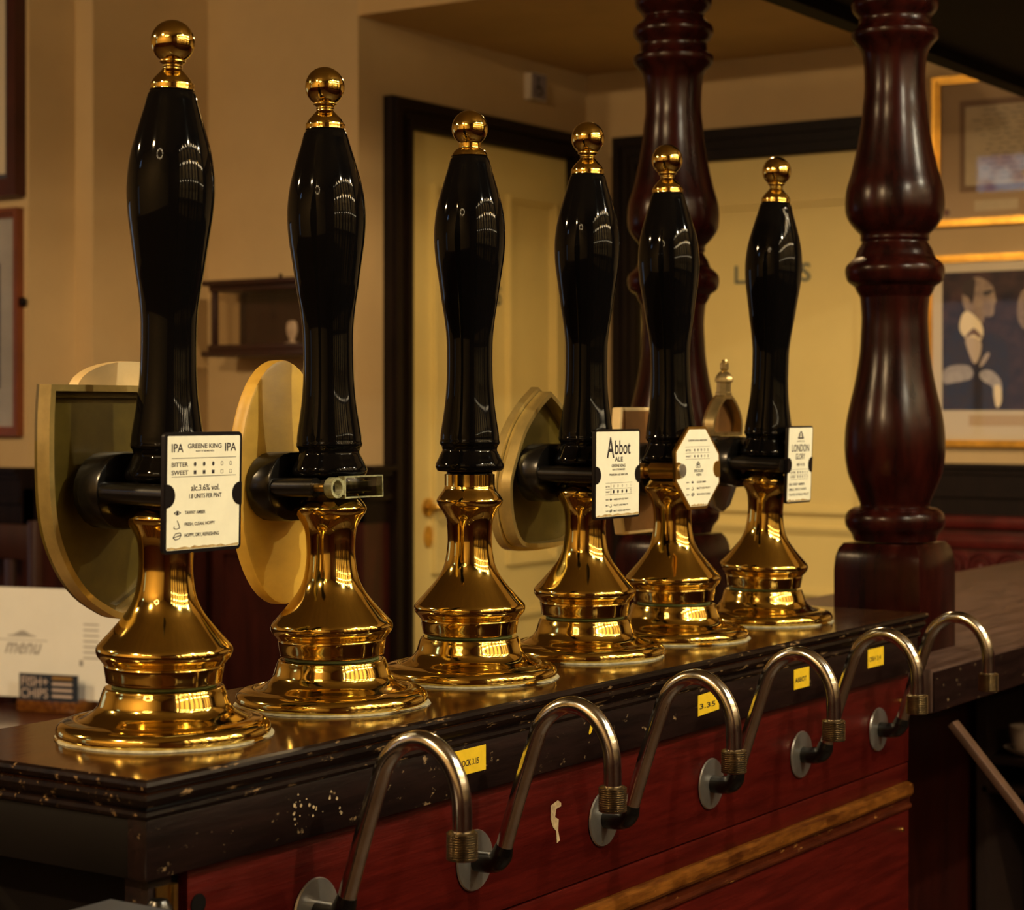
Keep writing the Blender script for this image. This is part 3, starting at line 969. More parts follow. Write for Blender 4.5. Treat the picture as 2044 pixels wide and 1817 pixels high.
# first pump: tray shaped shield clip and the IPA badge
r = clip_root(0, 'shield shaped olive tray clip with the white IPA badge on its bracket')
bracket(r)
sh = [(-0.066, 0.081), (-0.0675, 0.05), (-0.066, 0.0), (-0.060, -0.033), (-0.046, -0.061), (-0.026, -0.083), (0.0, -0.098), (0.012, -0.102)]
sh = [(u, v) for u, v in cr(sh, 4)] + [(0.012 + (0.012 - u), v) for u, v in cr(sh, 4)[::-1][1:]]
inner = shrink(sh, 0.005)
MB().prism(sh, -0.072, -0.069, 'x+').build('clip_plate', M['olive'], r, angle=0)
MB().ring(sh, inner, -0.069, -0.056, 'x+').build('clip_rim', M['olive_rim'], r, angle=40)
lip = shrink(sh, 0.010)
MB().ring(inner, lip, -0.069, -0.064, 'x+').build('inner_lip', M['olive'], r, angle=40)
cres = [(0.030 + 0.060 * math.cos(math.radians(a)), 0.078 + 0.022 * math.sin(math.radians(a))) for a in range(0, 181, 12)]
MB().prism(cres, -0.076, -0.066, 'x+').build('clip_crest', M['palewood'], r, angle=40)
b, fr = badge(r, 0.0423, -0.0430, 0.0470, 0.0345)
c = Card(fr)
c.text('IPA', .053, .21, .068, .142)
c.text('IPA', .785, .945, .066, .140)
c.text('GREENE KING', .27, .735, .068, .110)
c.text('BURY ST EDMUNDS', .38, .63, .127, .141)
c.line(.195, .055, .945)
c.line(.358, .06, .945)
c.text('BITTER', .055, .275, .232, .270)
c.text('SWEET', .055, .280, .302, .342)
for k, u in enumerate((.372, .497, .622, .745, .867)):
    c.dot(u, .250, .017, 0.0 if k < 3 else 0.75)
    c.dot(u, .322, .018, 0.0 if k < 3 else 0.75, sq=True)
c.text('alc.3.6% vol.', .32, .715, .432, .486)
c.text('1.8 UNITS PER PINT', .295, .745, .512, .552)
c.eye(.14, .675)
c.text('TAWNY AMBER', .24, .52, .660, .690)
c.nose(.14, .775)
c.text('FRESH, CLEAN, HOPPY', .24, .655, .762, .796)
c.lips(.14, .880)
c.text('HOPPY, DRY, REFRESHING', .24, .715, .858, .895)
c.done(b)

# second pump: plain oval of yellowed wood, empty acrylic holder
r = clip_root(1, 'plain oval yellowed wooden clip behind the second pump with an empty clear holder in front')
bracket(r, left=True, right=False, x1=0.012)
ov = [(0.011 + 0.059 * math.cos(2 * math.pi * k / 48), 0.003 + 0.1060 * math.sin(2 * math.pi * k / 48)) for k in range(48)]
MB().prism(ov, -0.073, -0.058, 'x+').build('clip_plate', M['ply'], r, angle=40, bevel=0.003)
MB().lathe([(0.0035, 0.012), (0.0035, 0.022)], 12, axis='x', origin=(0, -0.033, 0)).build('brass_stud', M['brass_dull'], r)
ho = MB()
ho.box(0.0315, 0.0375, -0.026, 0.0235, -0.0085, 0.0085)
ho.build('badge_holder', M['acrylic'], r, bevel=0.0012)
he = MB()
o_ = [(-0.0270, -0.0092), (0.0245, -0.0092), (0.0245, 0.0092), (-0.0270, 0.0092)]
he.ring(o_, shrink(o_, 0.0012), 0.0312, 0.0380, 'x+')
he.build('holder_edge', M['acrylic_edge'], r, angle=0)
hr = MB()
hr.lathe([(0.0062, 0.0300), (0.0086, 0.0300), (0.0086, 0.0380), (0.0062, 0.0380), (0.0062, 0.0300)], 28, cap=False, axis='x', origin=(0, -0.0365, 0))
hr.box(0.0312, 0.0376, -0.0292, -0.0268, -0.006, 0.006)
hr.build('holder_eye', M['acrylic_edge'], r)
ha = MB().box(0.0235, 0.0312, -0.020, 0.018, -0.0045, 0.0045)
ha.build('holder_back', M['black_satin'], r, bevel=0.001)

# fourth pump: pointed arch tray and the Abbot badge
r = clip_root(3, 'pointed arch brass tray clip behind the fourth pump with the Abbot Ale badge in front')
bracket(r)
half = [(0.020, 0.083), (-0.006, 0.066), (-0.030, 0.042), (-0.047, 0.010), (-0.0545, -0.010), (-0.053, -0.035), (-0.048, -0.052), (-0.038, -0.068),
        (-0.022, -0.076), (0.020, -0.078)]
lf = cr(half, 4)
ar = lf + [(0.040 - u, v) for u, v in lf[::-1][1:-1]]
inn = shrink(ar, 0.0045)
MB().prism(ar, -0.073, -0.070, 'x+').build('clip_plate', M['olive'], r, angle=0)
MB().ring(ar, inn, -0.070, -0.055, 'x+').build('clip_rim', M['olive_rim'], r, angle=40)
MB().ring(shrink(ar, -0.004), ar, -0.080, -0.071, 'x+').build('outer_rim', M['olive_rim'], r, angle=40)
b, fr = badge(r, 0.0440, -0.0440, 0.0455, 0.0345, border=0.0024)
c = Card(fr)
c.text('A', .235, .41, .065, .310)
c.text('bbot', .425, .79, .105, .272)
c.text('ALE', .42, .61, .300, .355)
c.text('GREENE KING', .35, .67, .385, .420)
c.text('BURY ST EDMUNDS', .37, .66, .438, .458)
c.text('PREMIUM ALE ABV 5.0%', .30, .73, .496, .520)
for v in (.605, .675, .742):
    c.line(v, .21, .83, .0014)
c.stroke([(.335, .605), (.335, .742)], .003)
c.text('BITTER', .215, .31, .640, .656)
c.text('SWEET', .215, .31, .700, .718)
for k, u in enumerate((.40, .50, .60, .70, .80)):
    c.dot(u, .642, .012, 0.7 if k < 3 else 0.85)
    c.dot(u, .708, .018, 0.0 if k < 4 else 0.8)
for v, a, s in ((.80, 'SEE', 'AMBER WITH RED TINTS'), (.868, 'SMELL', 'FRUITY AND MALTY'), (.935, 'TASTE', 'MALT LADEN AND FRUITY')):
    c.text(a, .215, .285, v - .008, v + .008)
    c.text(s, .40, .80 if s[0] == 'M' else .74, v - .010, v + .010)
c.eye(.335, .80, .6)
c.nose(.335, .868, .5)
c.lips(.335, .935, .5)
c.done(b)

# fifth pump: plain tapered wooden plate, brass rods, octagonal badge
r = clip_root(4, 'tapered cream edged wooden clip behind the fifth pump with the octagonal brass edged badge')
MB().prism(stadium(0.03, 0, 0.043, 0.0295), -0.057, -0.031, 'x+').build('mount_block', M['black_satin'], r, angle=40, bevel=0.002)
cl = MB()
cl.lathe([(0.0242, -0.006), (0.0290, -0.006), (0.0290, 0.006), (0.0242, 0.006), (0.0242, -0.006)], 36, cap=False)
cl.build('clamp_ring', M['black_satin'], r)
for s in (-1, 1):
    rb = MB()
    y = -0.008 + s * 0.0365
    for x0, x1, rr in ((-0.031, -0.006, 0.0082), (-0.006, 0.0005, 0.0045), (0.0005, 0.033, 0.0085)):
        rb.lathe([(rr, x0), (rr, x1)], 20, axis='x', origin=(0, y, 0))
    rb.build('brass_rod', M['brass_dull'], r)
pl = [(-0.008, 0.069), (0.085, 0.069), (0.0895, 0.035), (0.0905, -0.005), (0.0890, -0.045), (0.083, -0.072), (-0.006, -0.072), (-0.012, -0.045),
      (-0.0135, -0.005), (-0.0125, 0.035)]
MB().prism(pl, -0.070, -0.058, 'x+').build('clip_plate', M['palewood'], r, angle=0, bevel=0.002)
MB().prism(shrink(pl, 0.004), -0.0585, -0.0575, 'x+').build('plate_back', M['brownback'], r, angle=0)
oc = [(-0.027, -0.042), (0.011, -0.042), (0.0415, -0.016), (0.0415, 0.017), (0.011, 0.0465), (-0.027, 0.0465), (-0.0575, 0.021), (-0.0575, -0.012)]
b, fr = badge(r, 0.0495, -0.042, 0.0465, 0.0335, outline=oc, border=0.0030, rimm='brass_dull', cu=-0.008, notch=0.0150, notchm='brass_dull')
MB().lathe([(0.0075, 0.0377), (0.0070, 0.0392), (0.0015, 0.0394)], 18, axis='x', origin=(0, -0.0445, 0)).build('screw_head', M['steel_disc'], b)
c = Card(fr)
c.text('GREENE KING BREWERY', .27, .73, .130, .155)
for v in (.225, .305, .385):
    c.line(v, .20, .78, .0014)
c.text('BITTER', .21, .33, .258, .280)
c.text('SWEET', .21, .33, .338, .360)
for k, u in enumerate((.42, .50, .58, .66, .74)):
    c.dot(u, .268, .012, 0.0 if k < 3 else 0.6)
    c.dot(u, .348, .012, 0.0 if k < 3 else 0.6)
c.stroke([(.46, .455), (.50, .42), (.54, .455), (.46, .455)], .006)
c.text('OLD', .44, .56, .465, .500)
c.text('SPECKLED', .40, .62, .520, .555)
c.text('HEN', .45, .57, .572, .605)
for v, s in ((.685, 'GOLDEN AMBER'), (.765, 'MALTY AND FRUITY'), (.845, 'RICH WITH TOFFEE')):
    c.text('SEE' if v < .7 else 'NOSE' if v < .8 else 'SIP', .21, .28, v - .008, v + .008)
    c.text(s, .46, .68 if v < .7 else .78, v - .012, v + .012)
c.eye(.36, .685, .6)
c.nose(.36, .765, .5)
c.lips(.36, .845, .6)
c.done(b)

# sixth pump: dome shaped cast clip with a lantern, London Glory badge
r = clip_root(5, 'cast pewter dome clip with a lantern top and the London Glory badge')
bracket(r, rod=0.028, hu=0.041)
dl = [(-0.036, 0.030), (-0.037, 0.045), (-0.031, 0.058), (-0.020, 0.070), (-0.008, 0.078)]
dome = [(0.012 + u, v) for u, v in cr(dl, 4)] + [(0.012 - u, v) for u, v in cr(dl, 4)[::-1]]
low = [(0.012 - 0.040, 0.029), (0.012 + 0.040, 0.029), (0.012 + 0.042, 0.0), (0.012 + 0.036, -0.03), (0.012 + 0.018, -0.055), (0.012, -0.062),
       (0.012 - 0.018, -0.055), (0.012 - 0.036, -0.03), (0.012 - 0.042, 0.0)]
MB().prism(low, -0.072, -0.062, 'x+').build('clip_plate', M['silver'], r, angle=30, bevel=0.002)
MB().prism(dome, -0.074, -0.071, 'x+').build('dome_plate', M['brownback'], r, angle=0)
MB().ring(dome, shrink(dome, 0.004), -0.074, -0.059, 'x+').build('dome_rim', M['silver_gilt'], r, angle=40)
ln = MB()
ln.lathe([(0.0105, 0.078), (0.0105, 0.081), (0.0090, 0.082), (0.0090, 0.093), (0.0115, 0.094), (0.0115, 0.097), (0.0105, 0.100), (0.0070, 0.105),
          (0.0038, 0.107)], 8, origin=(-0.067, 0.012, 0))
ln.lathe([(0.0032, 0.107), (0.0055, 0.110), (0.0055, 0.116), (0.0032, 0.1175), (0.0036, 0.1190), (0.0028, 0.121)], 8, origin=(-0.067, 0.012, 0))
ln.build('lantern', M['silver_gilt'], r, angle=30)
b, fr = badge(r, 0.0330, -0.0445, 0.0455, 0.0340, border=0.0020, cu=0.010, notch=0.0105)
c = Card(fr)
c.stroke([(.5, .05), (.42, .10), (.47, .10), (.38, .14), (.62, .14), (.53, .10), (.58, .10), (.5, .05)], .014)
c.text('GREENE KING', .34, .66, .175, .190)
c.text('LONDON', .13, .87, .225, .325)
c.text('GLORY', .30, .70, .350, .430)
c.text('ABV 4.1%', .35, .70, .480, .520)
c.line(.565, .0, 1.0, .0016)
for k, v in enumerate((.605, .665)):
    c.text('BITTER' if k == 0 else 'SWEET', .12, .32, v - .012, v + .012)
    c.line(v + .033, .12, .85, .0014)
    for q, u in enumerate((.42, .52, .62, .72, .82)):
        c.dot(u, v, .018, 0.0 if q < 3 else 0.6)
for v, s in ((.765, 'SEE DEEP AMBER'), (.835, 'SMELL SPICY HOPS'), (.905, 'TASTE CITRUS FRUIT')):
    c.text(s, .06, .72 if v < .8 else .80 if v < .9 else .92, v - .015, v + .015)
c.done(b)

# ------------------------------------------------------------------ swan neck spouts
SPY = [0.05 + 0.208 * k for k in range(6)]
neck = [(0.1065, -0.130), (0.1180, -0.130), (0.1290, -0.1285), (0.1345, -0.1240), (0.1375, -0.1160), (0.1420, -0.1020), (0.1555, -0.0610),
        (0.1690, -0.0230), (0.1745, -0.0110), (0.1830, -0.0010), (0.1950, 0.0062), (0.2075, 0.0082), (0.2200, 0.0045), (0.2310, -0.0045),
        (0.2385, -0.0170), (0.2420, -0.0300), (0.2428, -0.0440), (0.2428, -0.0560)]
SLAB = ['chrome swan neck spout closest to the cabinet corner with the hinge',
        'chrome swan neck spout just before the pale paper scrap on the red panel',
        'chrome swan neck spout just after the pale paper scrap on the red panel',
        'chrome swan neck spout, third from the far end of the front panel',
        'chrome swan neck spout, second from the far end of the front panel',
        'chrome swan neck spout at the far end, arching over the bar edge']
for i, y in enumerate(SPY):
    root = tag(empty('swan_neck_spout', (0.1066, y, -0.130)), SLAB[i], 'spout', 'swan neck spouts on the cabinet front')
    L = [(x - 0.1066, 0, z + 0.130) for x, z in neck]
    path = cr(L, 5)
    MB().tube(path[8:], 0.0072, 18).build('neck_tube', M['chrome'], root, angle=60)
    MB().tube(path[:22], [0.0090] * 18 + [0.0088, 0.0084, 0.0080, 0.0076], 16).build('elbow', M['black_satin'], root, angle=60)
    MB().lathe([(0.0090, 0.0003), (0.0252, 0.0003), (0.0258, 0.0012), (0.0250, 0.0026), (0.0090, 0.0036)], 40, axis='x').build('wall_disc', M['steel_disc'], root, angle=30)
    nz = []
    z0 = -0.0740 + 0.130
    for k in range(11):
        nz += [(0.0106, z0 + 0.0018 * k), (0.0115, z0 + 0.0018 * k + 0.0006), (0.0115, z0 + 0.0018 * k + 0.0011), (0.0106, z0 + 0.0018 * k + 0.0017)]
    nz = [(0.0060, z0 - 0.0004)] + nz + [(0.0095, z0 + 0.0204), (0.0060, z0 + 0.0208)]
    MB().lathe(nz, 28, origin=(0.2428 - 0.1066, 0, 0)).build('threaded_nozzle', M['nozzle'], root, angle=20)


# ------------------------------------------------------------------ pictures
def frame_parts(root, x0, x1, z0, z1, w, d, m, inner=None):
    out = [(x0, z0), (x1, z0), (x1, z1), (x0, z1)]
    f = MB()
    f.ring(out, shrink(out, w * 0.6), 0, d, 'y-')
    f.ring(shrink(out, w * 0.6), shrink(out, w), 0, d * 0.6, 'y-')
    f.build('frame', m, root, angle=0)


def framed(name, plane, x0, x1, z0, z1, w, d, fm, mount, label, glass=True):
    root = tag(empty(name, ((x0 + x1) / 2, plane, z0)), label, 'picture')
    ox, oz = (x0 + x1) / 2, z0
    frame_parts(root, x0 - ox, x1 - ox, 0, z1 - oz, w, d, fm)
    q = MB()
    q.prism([(x0 - ox + w, w), (x1 - ox - w, w), (x1 - ox - w, z1 - oz - w), (x0 - ox + w, z1 - oz - w)], 0, 0.004, 'y-')
    q.build('mount', mount, root, angle=0)
    if glass:
        g = MB()
        g.prism([(x0 - ox + w, w), (x1 - ox - w, w), (x1 - ox - w, z1 - oz - w), (x0 - ox + w, z1 - oz - w)], 0.0085, 0.0095, 'y-')
        g.build('glass', M['glass'], root, angle=0)
    return root, ox, oz


def flat(root, ox, oz, pts, n, m, name, k=0):
    pts = [(x - ox, z - oz) for x, z in (soft(pts, k) if k else pts)]
    return MB().prism(pts, n - 0.0003, n, 'y-').build(name, m, root, angle=0)


# letter in a gilt frame
r, ox, oz = framed('framed_letter', YR, -0.915, -0.44, 0.720, 1.104, 0.018, 0.022, M['gilt'], M['mount_tan'],
                   'handwritten letter in a tan mount and thin gilt frame on the back wall')
flat(r, ox, oz, [(-0.846, 0.806), (-0.50, 0.806), (-0.50, 1.040), (-0.846, 1.040)], 0.0045, M['mount_grey'], 'inner_mount')
flat(r, ox, oz, [(-0.831, 0.822), (-0.515, 0.822), (-0.515, 1.024), (-0.831, 1.024)], 0.0050, M['paper'], 'letter_sheet')
hw = MB()
random.seed(5)
for k in range(15):
    z = 1.012 - k * 0.0125
    x = -0.812 + random.uniform(0, 0.05)
    while x < -0.54 - random.uniform(0, 0.05):
        wl = random.uniform(0.012, 0.036)
        n = int(wl / 0.004) + 1
        for j in range(n):
            xa = x + wl * j / n
            za = z + random.uniform(-0.0014, 0.0018)
            hw.prism([(xa - ox, za - oz), (xa + 0.0035 - ox, za + random.uniform(-0.001, 0.001) - oz), (xa + 0.0035 - ox, za + 0.0019 - oz), (xa - ox, za + 0.0017 - oz)],
                     0.0050, 0.0053, 'y-')
        x += wl + random.uniform(0.008, 0.02)
hw.build('handwriting', M['ink'], r, angle=0)
flat(r, ox, oz, [(-0.806, 0.757), (-0.692, 0.757), (-0.692, 0.783), (-0.806, 0.783)], 0.0046, M['paper'], 'caption_slip')
flat(r, ox, oz, [(-0.882 + 0.009 * math.cos(a * .524), 0.757 + 0.009 * math.sin(a * .524)) for a in range(12)], 0.0046, M['orange_frame'], 'wax_seal')

# portrait photograph in a gilt frame
r, ox, oz = framed('framed_portrait', YR, -0.937, -0.40, 0.155, 0.645, 0.017, 0.022, M['gilt'], M['mount'],
                   'colour photograph of a dark suited man in white gloves, cream mount and gilt frame')
PB = {
    'backdrop': [(-0.893, 0.248), (-0.44, 0.248), (-0.44, 0.602), (-0.893, 0.602)],
    'coat': [(-0.893, 0.406), (-0.851, 0.468), (-0.833, 0.432), (-0.82, 0.375), (-0.805, 0.354), (-0.78, 0.419), (-0.768, 0.448), (-0.716, 0.429),
             (-0.715, 0.248), (-0.893, 0.248)],
    'face': [(-0.839, 0.544), (-0.834, 0.571), (-0.817, 0.585), (-0.796, 0.589), (-0.771, 0.577), (-0.756, 0.562), (-0.754, 0.544), (-0.747, 0.524),
             (-0.754, 0.518), (-0.754, 0.506), (-0.756, 0.489), (-0.768, 0.485), (-0.78, 0.489), (-0.783, 0.466), (-0.817, 0.473), (-0.833, 0.509),
             (-0.839, 0.526)],
    'hair': [(-0.842, 0.559), (-0.833, 0.58), (-0.802, 0.588), (-0.805, 0.558), (-0.808, 0.528), (-0.817, 0.517), (-0.823, 0.538), (-0.837, 0.544)],
    'ear': [(-0.837, 0.529), (-0.827, 0.541), (-0.817, 0.529), (-0.82, 0.511), (-0.83, 0.514)],
    'brow': [(-0.786, 0.551), (-0.756, 0.556), (-0.756, 0.55), (-0.771, 0.538), (-0.783, 0.541)],
    'collar': [(-0.842, 0.491), (-0.827, 0.505), (-0.805, 0.49), (-0.783, 0.463), (-0.783, 0.431), (-0.808, 0.41), (-0.836, 0.438), (-0.848, 0.456)],
    'shirt': [(-0.836, 0.438), (-0.786, 0.431), (-0.789, 0.39), (-0.805, 0.36), (-0.82, 0.39)],
    'bow_tie': [(-0.833, 0.436), (-0.811, 0.458), (-0.805, 0.458), (-0.783, 0.434), (-0.793, 0.431), (-0.808, 0.444), (-0.827, 0.433)],
    'glove': [(-0.893, 0.349), (-0.87, 0.364), (-0.823, 0.365), (-0.808, 0.349), (-0.811, 0.328), (-0.839, 0.322), (-0.87, 0.317), (-0.89, 0.314)],
    'glove_b': [(-0.796, 0.337), (-0.786, 0.351), (-0.762, 0.351), (-0.744, 0.336), (-0.732, 0.316), (-0.735, 0.278), (-0.744, 0.269), (-0.756, 0.278),
                (-0.756, 0.31), (-0.78, 0.319)],
    'cane': [(-0.796, 0.36), (-0.774, 0.398), (-0.762, 0.392), (-0.786, 0.357)],
    'second_head': [(-0.695, 0.505), (-0.686, 0.542), (-0.671, 0.556), (-0.659, 0.553), (-0.642, 0.526), (-0.642, 0.486), (-0.659, 0.457),
                    (-0.677, 0.449), (-0.692, 0.475)],
    'cuff': [(-0.756, 0.315), (-0.735, 0.312), (-0.733, 0.268), (-0.744, 0.252), (-0.752, 0.262)],
}
PC = {'backdrop': mat('photo_backdrop', (0.060, 0.028, 0.032), 0.8, col2=(0.010, 0.007, 0.018), vscale=22),
      'coat': mat('photo_coat', (0.012, 0.014, 0.034), 0.8, col2=(0.030, 0.018, 0.022), vscale=26),
      'face': mat('photo_face', (0.34, 0.25, 0.19), 0.8, col2=(0.20, 0.14, 0.12), vscale=40),
      'hair': mat('photo_hair', (0.035, 0.022, 0.026), 0.8), 'ear': mat('photo_ear', (0.30, 0.21, 0.15), 0.8),
      'brow': mat('photo_brow', (0.05, 0.04, 0.045), 0.8), 'collar': mat('photo_collar', (0.78, 0.66, 0.46), 0.8),
      'shirt': mat('photo_shirt', (0.50, 0.40, 0.32), 0.8), 'bow_tie': mat('photo_tie', (0.17, 0.10, 0.09), 0.8),
      'glove': mat('photo_glove', (0.42, 0.38, 0.38), 0.8, var=0.3, vscale=60), 'cane': mat('photo_cane', (0.40, 0.32, 0.28), 0.8)}
PC['glove_b'] = PC['glove']
PC['second_head'] = PC['face']
PC['cuff'] = PC['collar']
ph_root = None
for k, key in enumerate(('backdrop', 'coat', 'face', 'hair', 'ear', 'brow', 'collar', 'shirt', 'bow_tie', 'cane', 'glove', 'glove_b', 'cuff', 'second_head')):
    o = flat(r, ox, oz, PB[key], 0.0045 + 0.00015 * k, PC[key], 'photograph' if k == 0 else 'printed_' + key.replace('_b', ''), 0 if k == 0 else 2)
    if k == 0:
        ph_root = o
    else:
        o.parent = ph_root
flat(r, ox, oz, [(-0.822, 0.208), (-0.60, 0.208), (-0.60, 0.236), (-0.822, 0.236)], 0.0046, M['mount_tan'], 'caption_plate')

# the two pictures beside the pilaster
r, ox, oz = framed('framed_print', Y1, -3.05, -2.538, 0.755, 1.42, 0.044, 0.035, M['red_frame'], M['mount'],
                   'large cream mounted print in a thick dark red frame beside the pilaster')
flat(r, ox, oz, [(-2.93, 0.88), (-2.66, 0.88), (-2.66, 1.30), (-2.93, 1.30)], 0.0048, M['greypic'], 'print_sheet')
so = [(-3.006 - ox, 0.044), (-2.582 - ox, 0.044), (-2.582 - ox, 0.621), (-3.006 - ox, 0.621)]
MB().ring(so, shrink(so, 0.012), 0, 0.014, 'y-').build('slip', M['slate'], r, angle=0)
r, ox, oz = framed('framed_drawing', Y1, -3.05, -2.546, 0.187, 0.729, 0.022, 0.022, M['orange_frame'], M['greypic'],
                   'grey drawing in a thin red brown frame below the thick framed print')
flat(r, ox, oz, [(-2.98, 0.30), (-2.622, 0.30), (-2.622, 0.60), (-2.98, 0.60)], 0.0048, M['slate'], 'drawing_sheet')
MB().lathe([(0.010, 0), (0.012, 0.008), (0.008, 0.014)], 12, axis='y', origin=(-2.541 - ox, -0.016, 0.505 - oz)).build('side_catch', M['black_frame'], r)

# ------------------------------------------------------------------ wall display case
wc = tag(empty('display_case', (-2.18, YF, 0.385)), 'small glazed wooden wall case with a moulded cornice, half hidden by the second pump', 'cabinet')
X0, X1_, D = -0.168, 0.168, 0.120


def wpart(mb, n, m, **kw):
    return mb.build(n, m, wc, **kw)


wpart(MB().box(X0 - 0.018, X1_ + 0.018, -D - 0.018, 0, -0.004, 0.010), 'plinth', M['chairwood'], bevel=0.003)
wpart(MB().box(X0 - 0.006, X1_ + 0.006, -D - 0.006, 0, 0.010, 0.026), 'base', M['chairwood'], bevel=0.002)
wpart(MB().box(X0 - 0.004, X1_ + 0.004, -D - 0.004, 0, 0.158, 0.172), 'frieze', M['chairwood'], bevel=0.002)
wpart(MB().box(X0 - 0.018, X1_ + 0.018, -D - 0.018, 0, 0.172, 0.186), 'cornice', M['chairwood'], bevel=0.004)
for x in (X0, X1_ - 0.014):
    for y in (-D, -0.014):
        wpart(MB().box(x, x + 0.014, y, y + 0.014, 0.026, 0.158), 'corner_post', M['chairwood'], bevel=0.001)
wpart(MB().box(X0, X1_, -0.008, 0, 0.026, 0.158), 'back_panel', M['chairwood'], angle=0)
wpart(MB().box(X0 + 0.014, X1_ - 0.014, -D + 0.005, -D + 0.007, 0.026, 0.158), 'front_pane', M['caseglass'], angle=0)
for x in (X0 + 0.006, X1_ - 0.008):
    wpart(MB().box(x, x + 0.002, -D + 0.014, -0.014, 0.026, 0.158), 'side_pane', M['caseglass'], angle=0)
wpart(MB().lathe([(0.003, 0.186), (0.005, 0.190), (0.003, 0.196)], 10, origin=(0.06, -D, 0)), 'catch', M['black_frame'])
orn = MB().lathe(cr([(0.016, 0.0), (0.018, 0.003), (0.006, 0.008), (0.010, 0.018), (0.014, 0.034), (0.012, 0.052), (0.006, 0.058)], 3), 20)
oo = orn.build('glass_ornament', M['glassware'])
oo.location = (-2.135, YF - 0.06, 0.385 + 0.0261)
tag(oo, 'pale small ornament standing inside the glazed wall case', 'ornament')

# ------------------------------------------------------------------ table, menu, chairs, settle
tb = tag(empty('pub_table', (-2.02, 1.74, FLOOR)), 'reddish brown pub table carrying the white menu holder', 'table')
TZ = -0.4 - FLOOR
MB().box(-0.31, 0.31, -0.33, 0.33, TZ - 0.03, TZ).build('table_top', M['tablewood'], tb, bevel=0.006)
for x in (-0.26, 0.26):
    for y in (-0.28, 0.28):
        MB().lathe([(0.022, 0), (0.030, 0.1), (0.026, 0.5), (0.032, TZ - 0.03)], 16, origin=(x, y, 0)).build('leg', M['tablewood'], tb)
MB().box(-0.26, 0.26, -0.29, -0.27, TZ - 0.10, TZ - 0.03).build('apron', M['tablewood'], tb, angle=0)
MB().box(-0.26, 0.26, 0.27, 0.29, TZ - 0.10, TZ - 0.03).build('apron', M['tablewood'], tb, angle=0)

mn = tag(empty('menu_holder', (-2.185, 1.92, -0.4), (0, 0, math.radians(14))), 'white menu card in a small wooden block on the table by the left wall', 'menu')
MB().box(-0.050, 0.098, -0.045, 0.045, 0, 0.026).build('wooden_block', M['ledge'], mn, bevel=0.003)
MB().box(-0.185, 0.185, -0.002, 0.002, 0.024, 0.262).build('menu_card', M['menu'], mn, angle=0)
tx = MB()
text_fit(tx, 'menu', -0.108, -0.022, 0.118, 0.142, 0.0024, 'y-', slant=0.35)
for a in range(-8, 8):
    u = -0.065 + a * 0.0045
    quad(tx, u, u + 0.0038, 0.156, 0.158 + 0.011 * math.exp(-(a * a) / 16), 0.0024, 'y-')
quad(tx, -0.13, 0.0, 0.1475, 0.149, 0.0024, 'y-')
tx.build('menu_title', M['menugrey'], mn, angle=0)
tx = MB()
for k in range(7):
    quad(tx, 0.090, 0.128, 0.186 - k * 0.012, 0.189 - k * 0.012, 0.0024, 'y-')
quad(tx, 0.080, 0.089, 0.098, 0.110, 0.0024, 'y-')
tx.build('menu_small_print', M['menugrey'], mn, angle=0)
MB().box(-0.042, 0.103, -0.046, -0.043, 0.026, 0.083).build('offer_label', M['navy'], mn, angle=0)
tx = MB()
text_fit(tx, 'FISH+', -0.036, 0.030, 0.056, 0.077, 0.0464, 'y-')
text_fit(tx, 'CHIPS', -0.038, 0.030, 0.031, 0.052, 0.0464, 'y-')
for k in range(3):
    quad(tx, 0.040, 0.090, 0.034 + k * 0.013, 0.040 + k * 0.013, 0.0464, 'y-')
tx.build('label_lettering', M['pinkprint'], mn, angle=0)
tx = MB()
quad(tx, 0.040, 0.090, 0.072, 0.079, 0.0464, 'y-')
tx.build('label_band', M['amberprint'], mn, angle=0)

ch = tag(empty('wooden_chair', (-2.56, 2.02, FLOOR)), 'dark wooden chair with a slatted back tucked behind the menu table', 'chair')
for x in (-0.19, 0.19):
    MB().box(x - 0.012, x + 0.012, 0.02, 0.045, 0, 1.12).build('back_post', M['chairwood'], ch, bevel=0.003)
    MB().box(x - 0.013, x + 0.013, -0.36, -0.33, 0, 0.44).build('front_leg', M['chairwood'], ch, bevel=0.003)
MB().box(-0.178, 0.178, 0.022, 0.042, 1.03, 1.11).build('top_rail', M['chairwood'], ch, bevel=0.004)
for x in (-0.11, -0.04, 0.04, 0.11):
    MB().box(x - 0.015, x + 0.015, 0.026, 0.038, 0.50, 1.03).build('slat', M['chairwood'], ch, bevel=0.002)
MB().box(-0.21, 0.21, -0.37, 0.02, 0.44, 0.47).build('seat', M['chairwood'], ch, bevel=0.006)

